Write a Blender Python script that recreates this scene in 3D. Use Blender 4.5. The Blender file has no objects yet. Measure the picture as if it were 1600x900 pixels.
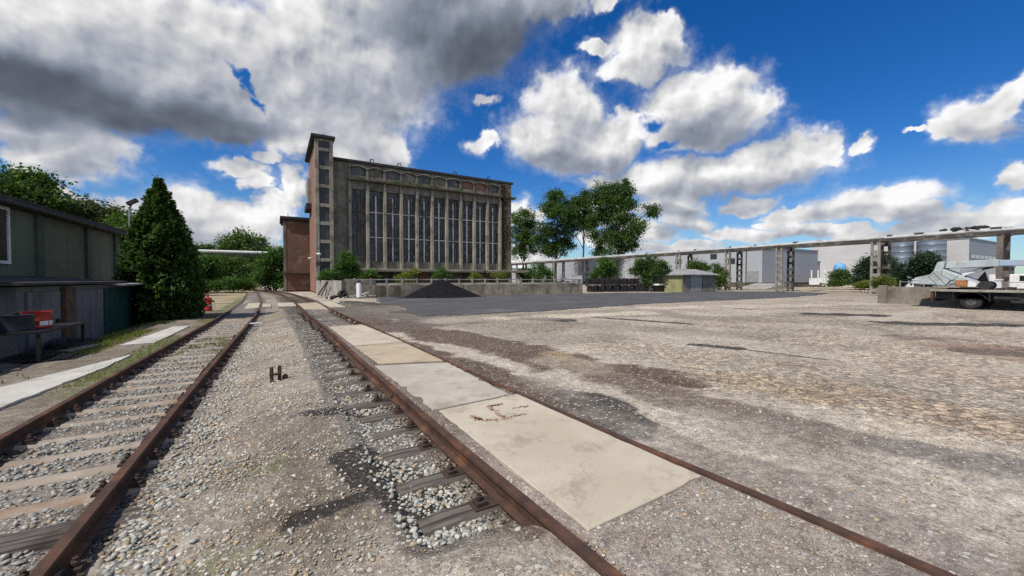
import bpy, bmesh, math, random
import numpy as np
from mathutils import Vector, Matrix, Euler

C = bpy.context.scene.collection
scene = bpy.context.scene
rnd = random.Random(7)
rng = np.random.default_rng(7)
R = math.radians

# ---------------------------------------------------------------- camera
FPX, CAM_H = 620.0, 1.55
TH, PI_ = math.atan(350 / FPX), math.atan(14 / FPX)
cam = bpy.data.cameras.new("camera")
cam.sensor_width = 36
cam.lens = FPX / 1600 * 36
cam.clip_start, cam.clip_end = 0.05, 6000
camo = bpy.data.objects.new("camera", cam)
C.objects.link(camo)
camo.location = (0, 0, CAM_H)
camo.rotation_euler = (R(90) - PI_, 0, -TH)
scene.camera = camo

# ---------------------------------------------------------------- light
SUN_EL, SUN_AZ = R(54), R(17)            # azimuth: turned from -X towards -Y
sun_dir = Vector((-math.cos(SUN_EL) * math.cos(SUN_AZ), -math.cos(SUN_EL) * math.sin(SUN_AZ), math.sin(SUN_EL)))
sl = bpy.data.lights.new("sun", 'SUN')
sl.energy, sl.angle, sl.color = 4.8, R(0.53), (1.0, 0.94, 0.845)
so = bpy.data.objects.new("sun", sl)
C.objects.link(so)
so.rotation_euler = sun_dir.to_track_quat('Z', 'Y').to_euler()
so.location = (-20, -5, 40)

scene.view_settings.view_transform = 'Standard'
scene.view_settings.look = 'None'
scene.view_settings.gamma = 1
scene.view_settings.exposure = 0.0
scene.view_settings.use_curve_mapping = False
cy = scene.cycles
cy.max_bounces, cy.diffuse_bounces, cy.glossy_bounces, cy.transmission_bounces = 5, 3, 2, 3
cy.transparent_max_bounces = 6
cy.caustics_reflective = cy.caustics_refractive = False
cy.use_denoising = False
try:
    cy.denoiser = 'OPENIMAGEDENOISE'
    cy.denoising_input_passes = 'RGB_ALBEDO_NORMAL'
except Exception:
    pass

# ---------------------------------------------------------------- view maths (photo point -> place on a plane)
_f = (math.sin(TH) * math.cos(PI_), math.cos(TH) * math.cos(PI_), -math.sin(PI_))
_r = (math.cos(TH), -math.sin(TH), 0)
_u = (math.sin(TH) * math.sin(PI_), math.cos(TH) * math.sin(PI_), math.cos(PI_))
def ray(u, v):
    a, b = (u - 800) / FPX, (450 - v) / FPX
    return tuple(_f[i] + _r[i] * a + _u[i] * b for i in range(3))
def pz(u, v, z=0.0):
    d = ray(u, v); t = (z - CAM_H) / d[2]
    return Vector((d[0] * t, d[1] * t, z))
def pX(u, v, X):
    d = ray(u, v); t = X / d[0]
    return Vector((X, d[1] * t, CAM_H + d[2] * t))
def pY(u, v, Y):
    d = ray(u, v); t = Y / d[1]
    return Vector((d[0] * t, Y, CAM_H + d[2] * t))
def pD(u, v, D):
    d = ray(u, v); t = D / math.hypot(d[0], d[1])
    return Vector((d[0] * t, d[1] * t, CAM_H + d[2] * t))

# ---------------------------------------------------------------- node helper
class NT:
    def __init__(s, tree):
        s.t = tree
    def n(s, typ, ins=None, **props):
        nd = s.t.nodes.new(typ)
        for k, v in props.items():
            setattr(nd, k, v)
        for k, v in (ins or {}).items():
            s.set(nd.inputs[k], v)
        return nd
    def set(s, sock, v):
        if isinstance(v, bpy.types.NodeSocket):
            s.t.links.new(v, sock)
        elif isinstance(v, (tuple, list)) and sock.type == 'RGBA' and len(v) == 3:
            sock.default_value = (*v, 1)
        else:
            sock.default_value = v
    def math(s, op, a, b=0.0, c=0.0, clamp=False):
        nd = s.t.nodes.new('ShaderNodeMath'); nd.operation = op; nd.use_clamp = clamp
        for i, v in enumerate((a, b, c)):
            s.set(nd.inputs[i], v)
        return nd.outputs[0]
    def vmath(s, op, a, b=(0, 0, 0)):
        nd = s.t.nodes.new('ShaderNodeVectorMath'); nd.operation = op
        s.set(nd.inputs[0], a); s.set(nd.inputs[1], b)
        return nd.outputs['Value'] if op in ('LENGTH', 'DOT_PRODUCT', 'DISTANCE') else nd.outputs[0]
    def step(s, v, lo, hi, a=0.0, b=1.0):
        nd = s.t.nodes.new('ShaderNodeMapRange'); nd.interpolation_type = 'SMOOTHSTEP'
        for k, x in (('Value', v), ('From Min', lo), ('From Max', hi), ('To Min', a), ('To Max', b)):
            s.set(nd.inputs[k], x)
        return nd.outputs[0]
    def lin(s, v, lo, hi, a=0.0, b=1.0):
        nd = s.t.nodes.new('ShaderNodeMapRange')
        for k, x in (('Value', v), ('From Min', lo), ('From Max', hi), ('To Min', a), ('To Max', b)):
            s.set(nd.inputs[k], x)
        return nd.outputs[0]
    def mix(s, fac, a, b, mode='MIX'):
        nd = s.t.nodes.new('ShaderNodeMix'); nd.data_type = 'RGBA'; nd.blend_type = mode
        s.set(nd.inputs[0], fac); s.set(nd.inputs[6], a); s.set(nd.inputs[7], b)
        return nd.outputs[2]
    def noise(s, vec, scale, detail=4.0, rough=0.55, dist=0.0):
        nd = s.n('ShaderNodeTexNoise', {'Scale': scale, 'Detail': detail, 'Roughness': rough, 'Distortion': dist})
        if vec is not None:
            s.set(nd.inputs['Vector'], vec)
        return nd.outputs[0]
    def mapping(s, vec, loc=(0, 0, 0), rot=(0, 0, 0), sc=(1, 1, 1)):
        nd = s.n('ShaderNodeMapping', {'Location': loc, 'Rotation': rot, 'Scale': sc})
        s.set(nd.inputs['Vector'], vec)
        return nd.outputs[0]

# ---------------------------------------------------------------- sky with cumulus
world = bpy.data.worlds.new("World")
scene.world = world
world.use_nodes = True
wt = world.node_tree
wt.nodes.clear()
W = NT(wt)
SKY_STRENGTH = 0.1
sky = W.n('ShaderNodeTexSky', sky_type='NISHITA', sun_disc=False)
sky.sun_elevation = SUN_EL
sky.sun_rotation = math.atan2(sun_dir.x, sun_dir.y)
sky.altitude = 100
sky.air_density, sky.dust_density, sky.ozone_density = 1.0, 0.3, 2.5
dirv = W.n('ShaderNodeTexCoord').outputs['Generated']
sep = W.n('ShaderNodeSeparateXYZ', {0: dirv})
az = W.math('MULTIPLY', W.math('ARCTAN2', sep.outputs[0], sep.outputs[1]), 180 / math.pi)
el = W.math('MULTIPLY', W.math('ARCSINE', sep.outputs[2]), 180 / math.pi)
P0 = W.n('ShaderNodeCombineXYZ', {0: az, 1: el}).outputs[0]
# sky colour: deepen the blue of the clear sky
hs = W.n('ShaderNodeHueSaturation', {'Hue': 0.502, 'Saturation': 1.40, 'Value': 1.0, 'Color': sky.outputs[0]})
skycol = W.mix(1.0, hs.outputs[0], (0.62, 0.86, 1.12), 'MULTIPLY')
skycol = W.mix(W.step(el, 16.0, 1.0, 0.0, 0.45), skycol, W.mix(1.0, sky.outputs[0], (0.82, 0.95, 1.08), 'MULTIPLY'))
# billow: noise in a frame whose scale shrinks towards the horizon
elw = W.math('ADD', W.math('MAXIMUM', el, 0.0), 14.0)
# ragged edges
wn = W.n('ShaderNodeTexNoise', {'Vector': P0, 'Scale': 0.11, 'Detail': 5.0, 'Roughness': 0.56})
warp = W.vmath('MULTIPLY', W.vmath('SUBTRACT', wn.outputs['Color'], (0.5, 0.5, 0.5)), (9.0, 6.5, 0))
Pw = W.vmath('ADD', P0, warp)
wn2 = W.n('ShaderNodeTexNoise', {'Vector': W.vmath('ADD', P0, (31, 7, 3)), 'Scale': 0.42, 'Detail': 5.0, 'Roughness': 0.55})
warp2 = W.vmath('MULTIPLY', W.vmath('SUBTRACT', wn2.outputs['Color'], (0.5, 0.5, 0.5)), (2.9, 2.5, 0))
Pw = W.vmath('ADD', Pw, warp2)

def azel(u, v):
    d = Vector(ray(u, v)).normalized()
    return math.degrees(math.atan2(d.x, d.y)), math.degrees(math.asin(d.z))
def ell(u, v, ru, rv, rot=0.0):
    """ellipse on the sky (azimuth / elevation degrees) seen around a photo point"""
    a, e = azel(u, v)
    a1, e1 = azel(u + ru, v); a0, e0 = azel(u - ru, v)
    b1 = azel(u, v - rv)[1]; b0 = azel(u, v + rv)[1]
    tilt = math.atan2(e1 - e0, a1 - a0)
    return a, e, math.hypot(a1 - a0, e1 - e0) / 2, (b1 - b0) / 2, tilt + math.radians(rot)
def blob_len(p, b, prev=None):
    """distance to an ellipse in its own radii; prev chains the ellipses one after the other (keeps the shader's stack small)"""
    a, e, ra, re, rot = b
    if prev is not None:
        nd = W.n('ShaderNodeVectorMath', operation='MULTIPLY_ADD')
        W.set(nd.inputs[0], prev); nd.inputs[1].default_value = (1e-9, 1e-9, 0); W.set(nd.inputs[2], p)
        p = nd.outputs[0]
    m = W.n('ShaderNodeMapping', {'Location': (a, e, 0), 'Rotation': (0, 0, rot), 'Scale': (ra, re, 1)}, vector_type='TEXTURE')
    W.set(m.inputs['Vector'], p)
    return W.vmath('LENGTH', m.outputs[0])
CLOUDS = [  # (u, v, half width, half height, tilt) in photo pixels
    (110, 50, 360, 140, 0), (330, 90, 260, 130, 0), (540, 95, 190, 150, 0), (690, 50, 200, 110, 8), (830, 10, 130, 45, 10), (960, -8, 60, 25, 0),
    (150, 150, 290, 75, -6), (345, 180, 110, 52, 0), (560, 225, 90, 75, 0), (510, 165, 130, 60, 0), (610, 235, 34, 40, 0), (470, 205, 70, 45, 0), (462, 285, 30, 40, 0),
    (105, 236, 130, 54, 0), (20, 262, 60, 28, 0),
    (372, 264, 62, 17, 0), (405, 286, 26, 22, 0), (420, 240, 40, 16, 0),
    (280, 335, 80, 46, 0), (350, 350, 110, 34, 0), (430, 330, 40, 34, 0), (440, 318, 40, 22, 0), (120, 318, 48, 16, 0), (195, 330, 50, 25, 0), (310, 380, 160, 22, 0), (90, 300, 30, 8, 0),
    (880, 225, 108, 52, 0), (880, 165, 72, 66, 0), (945, 225, 66, 56, 0),
    (1100, 165, 118, 72, 0), (1075, 205, 90, 34, 0), (1130, 130, 76, 46, 0), (1185, 160, 60, 26, 20), (1010, 75, 72, 46, 0), (985, 112, 52, 28, 0), (1025, 45, 48, 26, 0), (930, 76, 34, 14, 0), (985, 190, 36, 28, 0),
    (1100, 272, 180, 38, 4), (1210, 244, 92, 40, 14), (1278, 228, 24, 36, -24), (1040, 290, 80, 34, 0), (970, 282, 70, 18, 0), (1172, 314, 52, 14, 6),
    (1050, 322, 62, 20, 0), (1080, 345, 44, 20, 0), (1010, 360, 48, 26, 0), (960, 380, 70, 18, 0), (940, 330, 60, 34, 0), (820, 340, 40, 26, 0), (800, 395, 80, 18, 0),
    (1540, 176, 82, 46, 6), (1480, 200, 36, 22, 0), (1595, 140, 60, 36, 0), (1436, 206, 20, 6, 0), (1592, 264, 34, 28, 0), (1340, 218, 30, 13, 14),
    (1360, 312, 130, 30, 4), (1250, 330, 60, 17, 0), (1400, 330, 110, 18, 0), (1570, 330, 74, 34, 0), (1490, 352, 90, 24, 0), (1160, 366, 90, 18, 0), (1280, 360, 90, 16, 0), (1220, 345, 40, 10, 0), (1380, 364, 120, 16, 0), (1060, 388, 80, 12, 0),
    (757, 231, 30, 15, 6), (757, 160, 24, 11, 0),
]
LEN = None
for b in CLOUDS:
    L = blob_len(Pw, ell(*b), LEN)
    LEN = L if LEN is None else W.math('SMOOTH_MIN', LEN, L, 0.12)
# unseen clouds behind the camera, added to keep the ambient light neutral
for a, e, ra, re in ((130, 30, 30, 9), (165, 45, 30, 12), (-60, 20, 24, 9), (-95, 35, 30, 11), (-140, 25, 34, 9), (150, 14, 40, 6), (-160, 60, 40, 12), (100, 62, 40, 10)):
    LEN = W.math('MINIMUM', LEN, blob_len(Pw, (a, e, ra, re, 0), LEN))
D = W.math('SUBTRACT', 1.0, LEN)
fine = W.noise(P0, 0.8, 6.0, 0.6)
D2 = W.math('ADD', W.math('MINIMUM', W.math('MULTIPLY', D, 2.2), 1.0), W.math('MULTIPLY', W.math('SUBTRACT', fine, 0.5), 0.6))
HOLES = [(386, 130, 30, 7, -54), (404, 162, 12, 7, -40), (1020, 195, 20, 8, 0), (1035, 232, 26, 8, 10)]
HL = None
Ph = W.vmath('ADD', P0, W.vmath('MULTIPLY', warp2, (1.5, 1.3, 0)))
for b in HOLES:
    L = blob_len(Ph, ell(*b), HL if HL is not None else LEN)
    HL = L if HL is None else W.math('MINIMUM', HL, L)
alpha = W.step(D2, -0.08, 0.74)
n_veil = W.noise(W.vmath('ADD', P0, (55, 12, 0)), 0.33, 7.0, 0.66)
veil = W.math('MULTIPLY', W.step(W.math('ADD', D, W.math('MULTIPLY', W.math('SUBTRACT', n_veil, 0.5), 1.1)), -0.25, 0.55), 0.5)
alpha = W.math('MAXIMUM', alpha, veil)
alpha = W.math('MULTIPLY', alpha, W.step(HL, 0.45, 1.5))
# density of the same clouds a little towards the sun: thin there = lit, thick there = grey
Psh = W.vmath('ADD', Pw, (-1.2, 3.0, 0))
LEN2 = None
for b in CLOUDS:
    if b[2] * b[3] < 900: continue
    L = blob_len(Psh, ell(*b), LEN2 if LEN2 is not None else HL)
    LEN2 = L if LEN2 is None else W.math('SMOOTH_MIN', LEN2, L, 0.25)
occ = W.step(W.math('SUBTRACT', 1.0, LEN2), -0.05, 0.85)
# self shading of the clouds: grey bases where the photo shows them, light billows above
DARK = [  # u, v, ru, rv, tilt, weight
    (70, 140, 230, 54, -12, 1.0), (250, 180, 200, 42, -10, 1.0), (370, 202, 100, 26, -4, 0.95), (30, 165, 120, 40, 0, 0.85), (300, 80, 320, 110, 0, 0.22), (560, 150, 140, 90, 0, 0.2), (160, 255, 80, 26, 0, 0.55), (60, 225, 90, 26, 0, 0.5), (120, 275, 90, 12, 0, 0.45),
    (760, 70, 130, 92, 24, 1.0), (700, 30, 170, 80, 0, 0.9), (620, 10, 130, 40, 0, 0.6), (850, 20, 90, 40, 14, 0.8), (560, 175, 90, 36, 0, 0.3), (440, 70, 70, 60, 0, 0.3), (220, 60, 160, 30, -10, 0.35),
    (880, 258, 100, 26, 0, 0.62), (850, 235, 60, 22, 0, 0.35), (1110, 212, 110, 20, 0, 0.55), (1080, 190, 70, 22, 0, 0.3), (1120, 295, 150, 20, 5, 0.6), (1230, 280, 60, 18, 14, 0.5), (1165, 322, 50, 9, 6, 0.35), (1000, 130, 50, 14, 0, 0.25),
    (330, 385, 150, 28, 0, 0.55), (360, 355, 90, 16, 0, 0.4), (400, 320, 40, 8, 0, 0.3), (280, 362, 60, 14, 0, 0.3),
    (1350, 330, 130, 12, 3, 0.45), (1560, 212, 90, 16, 4, 0.45), (1500, 345, 100, 12, 0, 0.4), (1595, 282, 30, 10, 0, 0.4), (1150, 375, 120, 9, 0, 0.35), (1050, 335, 80, 10, 0, 0.4), (1340, 226, 26, 5, 10, 0.3), (1010, 372, 50, 10, 0, 0.35), (570, 290, 80, 20, 0, 0.3),
]
wn3 = W.n('ShaderNodeTexNoise', {'Vector': W.vmath('ADD', P0, (3, 91, 4)), 'Scale': 0.10, 'Detail': 3.5, 'Roughness': 0.5})
Pd = W.vmath('ADD', P0, W.vmath('MULTIPLY', W.vmath('SUBTRACT', wn3.outputs['Color'], (0.5, 0.5, 0.5)), (6.5, 5.0, 0)))
Pd = W.vmath('ADD', Pd, W.vmath('MULTIPLY', warp2, (0.35, 0.35, 0)))
DK = None
for b in DARK:
    L = blob_len(Pd, ell(*b[:5]), DK if DK is not None else HL)
    g = W.step(L, 1.5, 0.35, 0.0, b[5])
    DK = g if DK is None else W.math('SMOOTH_MAX', DK, g, 0.12)
Prl = W.vmath('ADD', P0, W.vmath('MULTIPLY', warp2, (0.5, 0.5, 0)))
# relief: the same billows sampled a little towards the sun
n1 = W.noise(Prl, 0.17, 3.0, 0.5)
n2 = W.noise(W.vmath('ADD', Prl, (-1.1, 1.3, 0)), 0.17, 3.0, 0.5)
n3 = W.noise(Prl, 0.62, 5.0, 0.55)
n4 = W.noise(W.vmath('ADD', Prl, (-0.4, 0.55, 0)), 0.62, 5.0, 0.55)
relief = W.math('MULTIPLY', W.math('ADD', W.math('MULTIPLY', W.math('SUBTRACT', n1, n2), 1.35), W.math('MULTIPLY', W.math('SUBTRACT', n3, n4), 0.32)), W.math('SUBTRACT', 1.0, W.math('MULTIPLY', DK, 0.35)))
edge = W.step(D2, 0.8, 0.1, 0.0, 0.06)
lum = W.math('MULTIPLY', W.math('MULTIPLY', W.math('SUBTRACT', 0.93, W.math('MULTIPLY', occ, 0.40)), W.math('SUBTRACT', 1.0, W.math('MULTIPLY', DK, 0.75))), W.math('ADD', 1.0, W.math('ADD', W.math('MULTIPLY', relief, 1.35), edge)))
lum = W.math('MAXIMUM', W.math('MINIMUM', lum, 0.98), 0.06)
white = W.mix(W.step(lum, 0.1, 0.75), (0.82, 0.94, 1.22), (1.0, 1.0, 1.01))
cloudcol = W.vmath('SCALE', white)
cloudcol.node.inputs['Scale'].default_value = 1.0
W.set(cloudcol.node.inputs['Scale'], W.math('MULTIPLY', lum, 1.0 / SKY_STRENGTH))
final = W.mix(alpha, skycol, cloudcol)
bg = W.n('ShaderNodeBackground', {'Color': final, 'Strength': SKY_STRENGTH})
W.n('ShaderNodeOutputWorld', {'Surface': bg.outputs[0]})
world.cycles.sampling_method = 'MANUAL'
world.cycles.sample_map_resolution = 512

# ---------------------------------------------------------------- object helpers
def tag(o, label=None, cat=None, group=None, kind=None):
    if label: o['label'] = label
    if cat: o['category'] = cat
    if group: o['group'] = group
    if kind: o['kind'] = kind
    return o
def empty(name, loc, label, cat, group=None, rz=0.0):
    o = bpy.data.objects.new(name, None)
    C.objects.link(o)
    o.location = loc
    o.rotation_euler = (0, 0, rz)
    o.empty_display_size = 0.2
    return tag(o, label, cat, group)
def copy_tree(o, loc=None, rz=None, label=None, parent=None):
    c = o.copy(); C.objects.link(c)
    if parent is not None: c.parent = parent
    if loc is not None: c.location = loc
    if rz is not None: c.rotation_euler = (0, 0, rz)
    if label: c['label'] = label
    for ch in list(o.children):
        copy_tree(ch, parent=c)
    return c

class MB:
    """collects solids and links them as ONE mesh object"""
    def __init__(s):
        s.v, s.f, s.m = [], [], []
        s.cur = 0
    def add(s, verts, faces):
        k = len(s.v)
        s.v += [tuple(p) for p in verts]
        for f in faces:
            s.f.append(tuple(i + k for i in f)); s.m.append(s.cur)
    def box(s, x0, x1, y0, y1, z0, z1, M=None):
        vs = [Vector((x, y, z)) for z in (z0, z1) for y in (y0, y1) for x in (x0, x1)]
        if M is not None: vs = [M @ p for p in vs]
        s.add(vs, [(0, 2, 3, 1), (4, 5, 7, 6), (0, 1, 5, 4), (2, 6, 7, 3), (0, 4, 6, 2), (1, 3, 7, 5)])
    def bar(s, a, b, w, h=None, roll=0.0):
        h = h or w
        a, b = Vector(a), Vector(b)
        d = b - a; L = d.length
        q = d.to_track_quat('Z', 'Y').to_matrix().to_4x4()
        M = Matrix.Translation(a) @ q @ Matrix.Rotation(roll, 4, 'Z')
        s.box(-w / 2, w / 2, -h / 2, h / 2, 0, L, M)
    def tube(s, pts, rad, n=10, caps=True):
        pts = [Vector(p) for p in pts]
        rad = rad if isinstance(rad, (list, tuple)) else [rad] * len(pts)
        k0 = len(s.v); prev = None
        for i, p in enumerate(pts):
            d = (pts[min(i + 1, len(pts) - 1)] - pts[max(i - 1, 0)]).normalized()
            if prev is None:
                a = d.orthogonal().normalized()
            else:
                a = (prev - d * prev.dot(d)).normalized()
            prev = a; b = d.cross(a)
            for j in range(n):
                t = 2 * math.pi * j / n
                s.v.append(tuple(p + (a * math.cos(t) + b * math.sin(t)) * rad[i]))
        for i in range(len(pts) - 1):
            for j in range(n):
                j2 = (j + 1) % n
                s.f.append((k0 + i * n + j, k0 + i * n + j2, k0 + (i + 1) * n + j2, k0 + (i + 1) * n + j)); s.m.append(s.cur)
        if caps:
            s.f.append(tuple(k0 + j for j in reversed(range(n)))); s.m.append(s.cur)
            e = k0 + (len(pts) - 1) * n
            s.f.append(tuple(e + j for j in range(n))); s.m.append(s.cur)
    def lathe(s, prof, c=(0, 0, 0), n=20, M=None):
        """prof: list of (r, z)"""
        k0 = len(s.v)
        for r_, z in prof:
            for j in range(n):
                t = 2 * math.pi * j / n
                p = Vector((c[0] + r_ * math.cos(t), c[1] + r_ * math.sin(t), c[2] + z))
                s.v.append(tuple(M @ p if M is not None else p))
        for i in range(len(prof) - 1):
            for j in range(n):
                j2 = (j + 1) % n
                s.f.append((k0 + i * n + j, k0 + i * n + j2, k0 + (i + 1) * n + j2, k0 + (i + 1) * n + j)); s.m.append(s.cur)
        s.f.append(tuple(k0 + j for j in reversed(range(n)))); s.m.append(s.cur)
        e = k0 + (len(prof) - 1) * n
        s.f.append(tuple(e + j for j in range(n))); s.m.append(s.cur)
    def prism(s, poly, a, b, axis='X'):
        """poly of 2D points extruded from a to b along an axis (X: points are (y,z); Y: (x,z); Z: (x,y))"""
        mk = {'X': lambda p, t: (t, p[0], p[1]), 'Y': lambda p, t: (p[0], t, p[1]), 'Z': lambda p, t: (p[0], p[1], t)}[axis]
        n = len(poly)
        vs = [mk(p, a) for p in poly] + [mk(p, b) for p in poly]
        fs = [tuple(range(n)), tuple(reversed(range(n, 2 * n)))]
        fs += [(i, i + n, (i + 1) % n + n, (i + 1) % n) for i in range(n)]
        s.add(vs, fs)
    def build(s, name, mat, parent=None, smooth=False, bevel=0.0, loc=None, angle=40):
        me = bpy.data.meshes.new(name)
        me.from_pydata(s.v, [], s.f)
        bm = bmesh.new(); bm.from_mesh(me)
        bmesh.ops.recalc_face_normals(bm, faces=bm.faces)
        bm.to_mesh(me); bm.free()
        for m in (mat if isinstance(mat, (list, tuple)) else [mat]):
            me.materials.append(m)
        if max(s.m or [0]) > 0:
            me.polygons.foreach_set('material_index', s.m)
        o = bpy.data.objects.new(name, me)
        C.objects.link(o)
        if parent is not None: o.parent = parent
        if loc is not None: o.location = loc
        if smooth:
            me.polygons.foreach_set('use_smooth', [True] * len(me.polygons))
            try:
                me.set_sharp_from_angle(angle=R(angle))
            except Exception:
                pass
        if bevel:
            md = o.modifiers.new('bevel', 'BEVEL'); md.width = bevel; md.segments = 1; md.limit_method = 'ANGLE'; md.angle_limit = R(40)
        return o

def np_mesh(name, verts, faces_flat, nper, mat, parent=None, attrs=None, smooth=False):
    """mesh from numpy: verts (N,3), faces (M*nper), attrs {name: (N,3|4) point colours}"""
    me = bpy.data.meshes.new(name)
    nv = len(verts); nf = len(faces_flat) // nper
    me.vertices.add(nv); me.loops.add(nf * nper); me.polygons.add(nf)
    me.vertices.foreach_set('co', np.asarray(verts, np.float32).ravel())
    me.loops.foreach_set('vertex_index', np.asarray(faces_flat, np.int32))
    me.polygons.foreach_set('loop_start', np.arange(0, nf * nper, nper, dtype=np.int32))
    try:
        me.polygons.foreach_set('loop_total', np.full(nf, nper, np.int32))
    except Exception:
        pass
    if smooth:
        me.polygons.foreach_set('use_smooth', np.ones(nf, bool))
    me.update(calc_edges=True)
    for k, a in (attrs or {}).items():
        ca = me.color_attributes.new(k, 'FLOAT_COLOR', 'POINT')
        a = np.asarray(a, np.float32)
        if a.shape[1] == 3:
            a = np.concatenate([a, np.ones((len(a), 1), np.float32)], 1)
        ca.data.foreach_set('color', a.ravel())
    me.materials.append(mat)
    o = bpy.data.objects.new(name, me)
    C.objects.link(o)
    if parent is not None: o.parent = parent
    return o

# value noise in numpy
def _hash(ix, iy, seed):
    h = (ix.astype(np.int64) * 374761393 + iy.astype(np.int64) * 668265263 + seed * 1442695041) & 0xFFFFFFFF
    h = ((h ^ (h >> 13)) * 1274126177) & 0xFFFFFFFF
    return ((h ^ (h >> 16)) & 0xFFFF) / 65535.0
def vnoise(x, y, scale, seed=0, oct=4):
    x = np.asarray(x, float) * scale; y = np.asarray(y, float) * scale
    s = np.zeros_like(x); a, tot = 1.0, 0.0
    for k in range(oct):
        ix, iy = np.floor(x), np.floor(y)
        fx, fy = x - ix, y - iy
        fx = fx * fx * (3 - 2 * fx); fy = fy * fy * (3 - 2 * fy)
        v = (_hash(ix, iy, seed + k) * (1 - fx) + _hash(ix + 1, iy, seed + k) * fx) * (1 - fy) + \
            (_hash(ix, iy + 1, seed + k) * (1 - fx) + _hash(ix + 1, iy + 1, seed + k) * fx) * fy
        s += a * v; tot += a; a *= 0.5; x = x * 2.03 + 11.7; y = y * 2.03 + 5.3
    return s / tot
def sstep(x, a, b):
    t = np.clip((x - a) / (b - a), 0, 1)
    return t * t * (3 - 2 * t)

# ---------------------------------------------------------------- materials
def newmat(name):
    m = bpy.data.materials.new(name); m.use_nodes = True
    t = m.node_tree; t.nodes.clear()
    n = NT(t)
    out = n.n('ShaderNodeOutputMaterial')
    b = n.n('ShaderNodeBsdfPrincipled')
    t.links.new(b.outputs[0], out.inputs[0])
    return m, n, b, out
def pos(n):
    return n.n('ShaderNodeNewGeometry').outputs['Position']
def objc(n):
    return n.n('ShaderNodeTexCoord').outputs['Object']
def mottled(name, c1, c2, scale=2.0, c3=None, s3=0.5, rough=0.85, bump=0.3, bscale=20.0, metal=0.0, streak=0.0, streak_col=(0.05, 0.045, 0.04), spec=0.3, local=False, thr=(0.35, 0.65), bdist=0.01):
    m, n, b, _ = newmat(name)
    p = objc(n) if local else pos(n)
    col = n.mix(n.step(n.noise(p, scale, 6, 0.6), thr[0], thr[1]), c1, c2)
    if c3 is not None:
        col = n.mix(n.step(n.noise(n.vmath('ADD', p, (17, 3, 9)), s3, 7, 0.65), 0.5, 0.68), col, c3)
    if streak:
        ps = n.mapping(p, sc=(1, 1, 0.08))
        col = n.mix(n.math('MULTIPLY', n.step(n.noise(ps, 2.2, 6, 0.65), 0.48, 0.72), streak), col, streak_col)
    col = n.mix(n.lin(n.noise(p, bscale, 3, 0.6), 0.3, 0.7, 0.0, 0.35), col, n.mix(1.0, col, (0.55, 0.55, 0.55), 'MULTIPLY'))
    n.set(b.inputs['Base Color'], col)
    n.set(b.inputs['Roughness'], n.lin(n.noise(p, scale * 3, 3), 0.3, 0.7, max(0, rough - 0.1), min(1, rough + 0.1)))
    b.inputs['Metallic'].default_value = metal
    b.inputs['Specular IOR Level'].default_value = spec
    if bump:
        bp = n.n('ShaderNodeBump', {'Strength': bump, 'Distance': bdist, 'Height': n.noise(p, bscale, 5, 0.65)})
        n.set(b.inputs['Normal'], bp.outputs[0])
    return m
def brick_mat(name, c1, c2, mortar, vertical_axis_x=True, dirt=0.4):
    m, n, b, _ = newmat(name)
    p = objc(n)
    sp = n.n('ShaderNodeSeparateXYZ', {0: p})
    g = n.n('ShaderNodeNewGeometry')
    # run the courses along whichever horizontal direction the face has
    nrm = n.n('ShaderNodeSeparateXYZ', {0: g.outputs['Normal']})
    use_y = n.math('GREATER_THAN', n.math('ABSOLUTE', nrm.outputs[0]), 0.5)
    hx = n.math('ADD', n.math('MULTIPLY', sp.outputs[0], n.math('SUBTRACT', 1.0, use_y)), n.math('MULTIPLY', sp.outputs[1], use_y))
    uv = n.n('ShaderNodeCombineXYZ', {0: hx, 1: sp.outputs[2]}).outputs[0]
    bt = n.n('ShaderNodeTexBrick', {'Vector': uv, 'Color1': c1, 'Color2': c2, 'Mortar': mortar, 'Scale': 1.0, 'Mortar Size': 0.012, 'Bias': 0.0, 'Brick Width': 0.27, 'Row Height': 0.085})
    col = n.mix(n.math('MULTIPLY', n.step(n.noise(p, 0.5, 7, 0.65), 0.42, 0.68), dirt), bt.outputs[0], (0.09, 0.07, 0.055))
    col = n.mix(n.math('MULTIPLY', n.step(n.noise(n.vmath('ADD', p, (5, 5, 5)), 0.9, 7, 0.65), 0.52, 0.7), 0.5), col, (0.30, 0.22, 0.17))
    n.set(b.inputs['Base Color'], col)
    b.inputs['Roughness'].default_value = 0.9
    bp = n.n('ShaderNodeBump', {'Strength': 0.5, 'Distance': 0.01, 'Height': n.math('SUBTRACT', 1.0, bt.outputs['Fac'])})
    n.set(b.inputs['Normal'], bp.outputs[0])
    return m
def leaf_mat(name, dark, light, trans=0.35):
    m, n, b, out = newmat(name)
    at = n.n('ShaderNodeAttribute', attribute_name='tint')
    col = n.mix(at.outputs['Fac'], dark, light)
    oi = n.n('ShaderNodeObjectInfo').outputs['Random']
    col = n.mix(1.0, col, n.mix(oi, (0.85, 0.9, 0.85), (1.15, 1.08, 1.0)), 'MULTIPLY')
    n.set(b.inputs['Base Color'], col)
    b.inputs['Roughness'].default_value = 0.55
    b.inputs['Specular IOR Level'].default_value = 0.25
    tr = n.n('ShaderNodeBsdfTranslucent', {'Color': n.mix(1.0, col, (1.2, 1.35, 0.5), 'MULTIPLY')})
    mx = n.n('ShaderNodeMixShader', {0: trans})
    n.t.links.new(b.outputs[0], mx.inputs[1]); n.t.links.new(tr.outputs[0], mx.inputs[2])
    n.t.links.new(mx.outputs[0], out.inputs[0])
    return m
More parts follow.
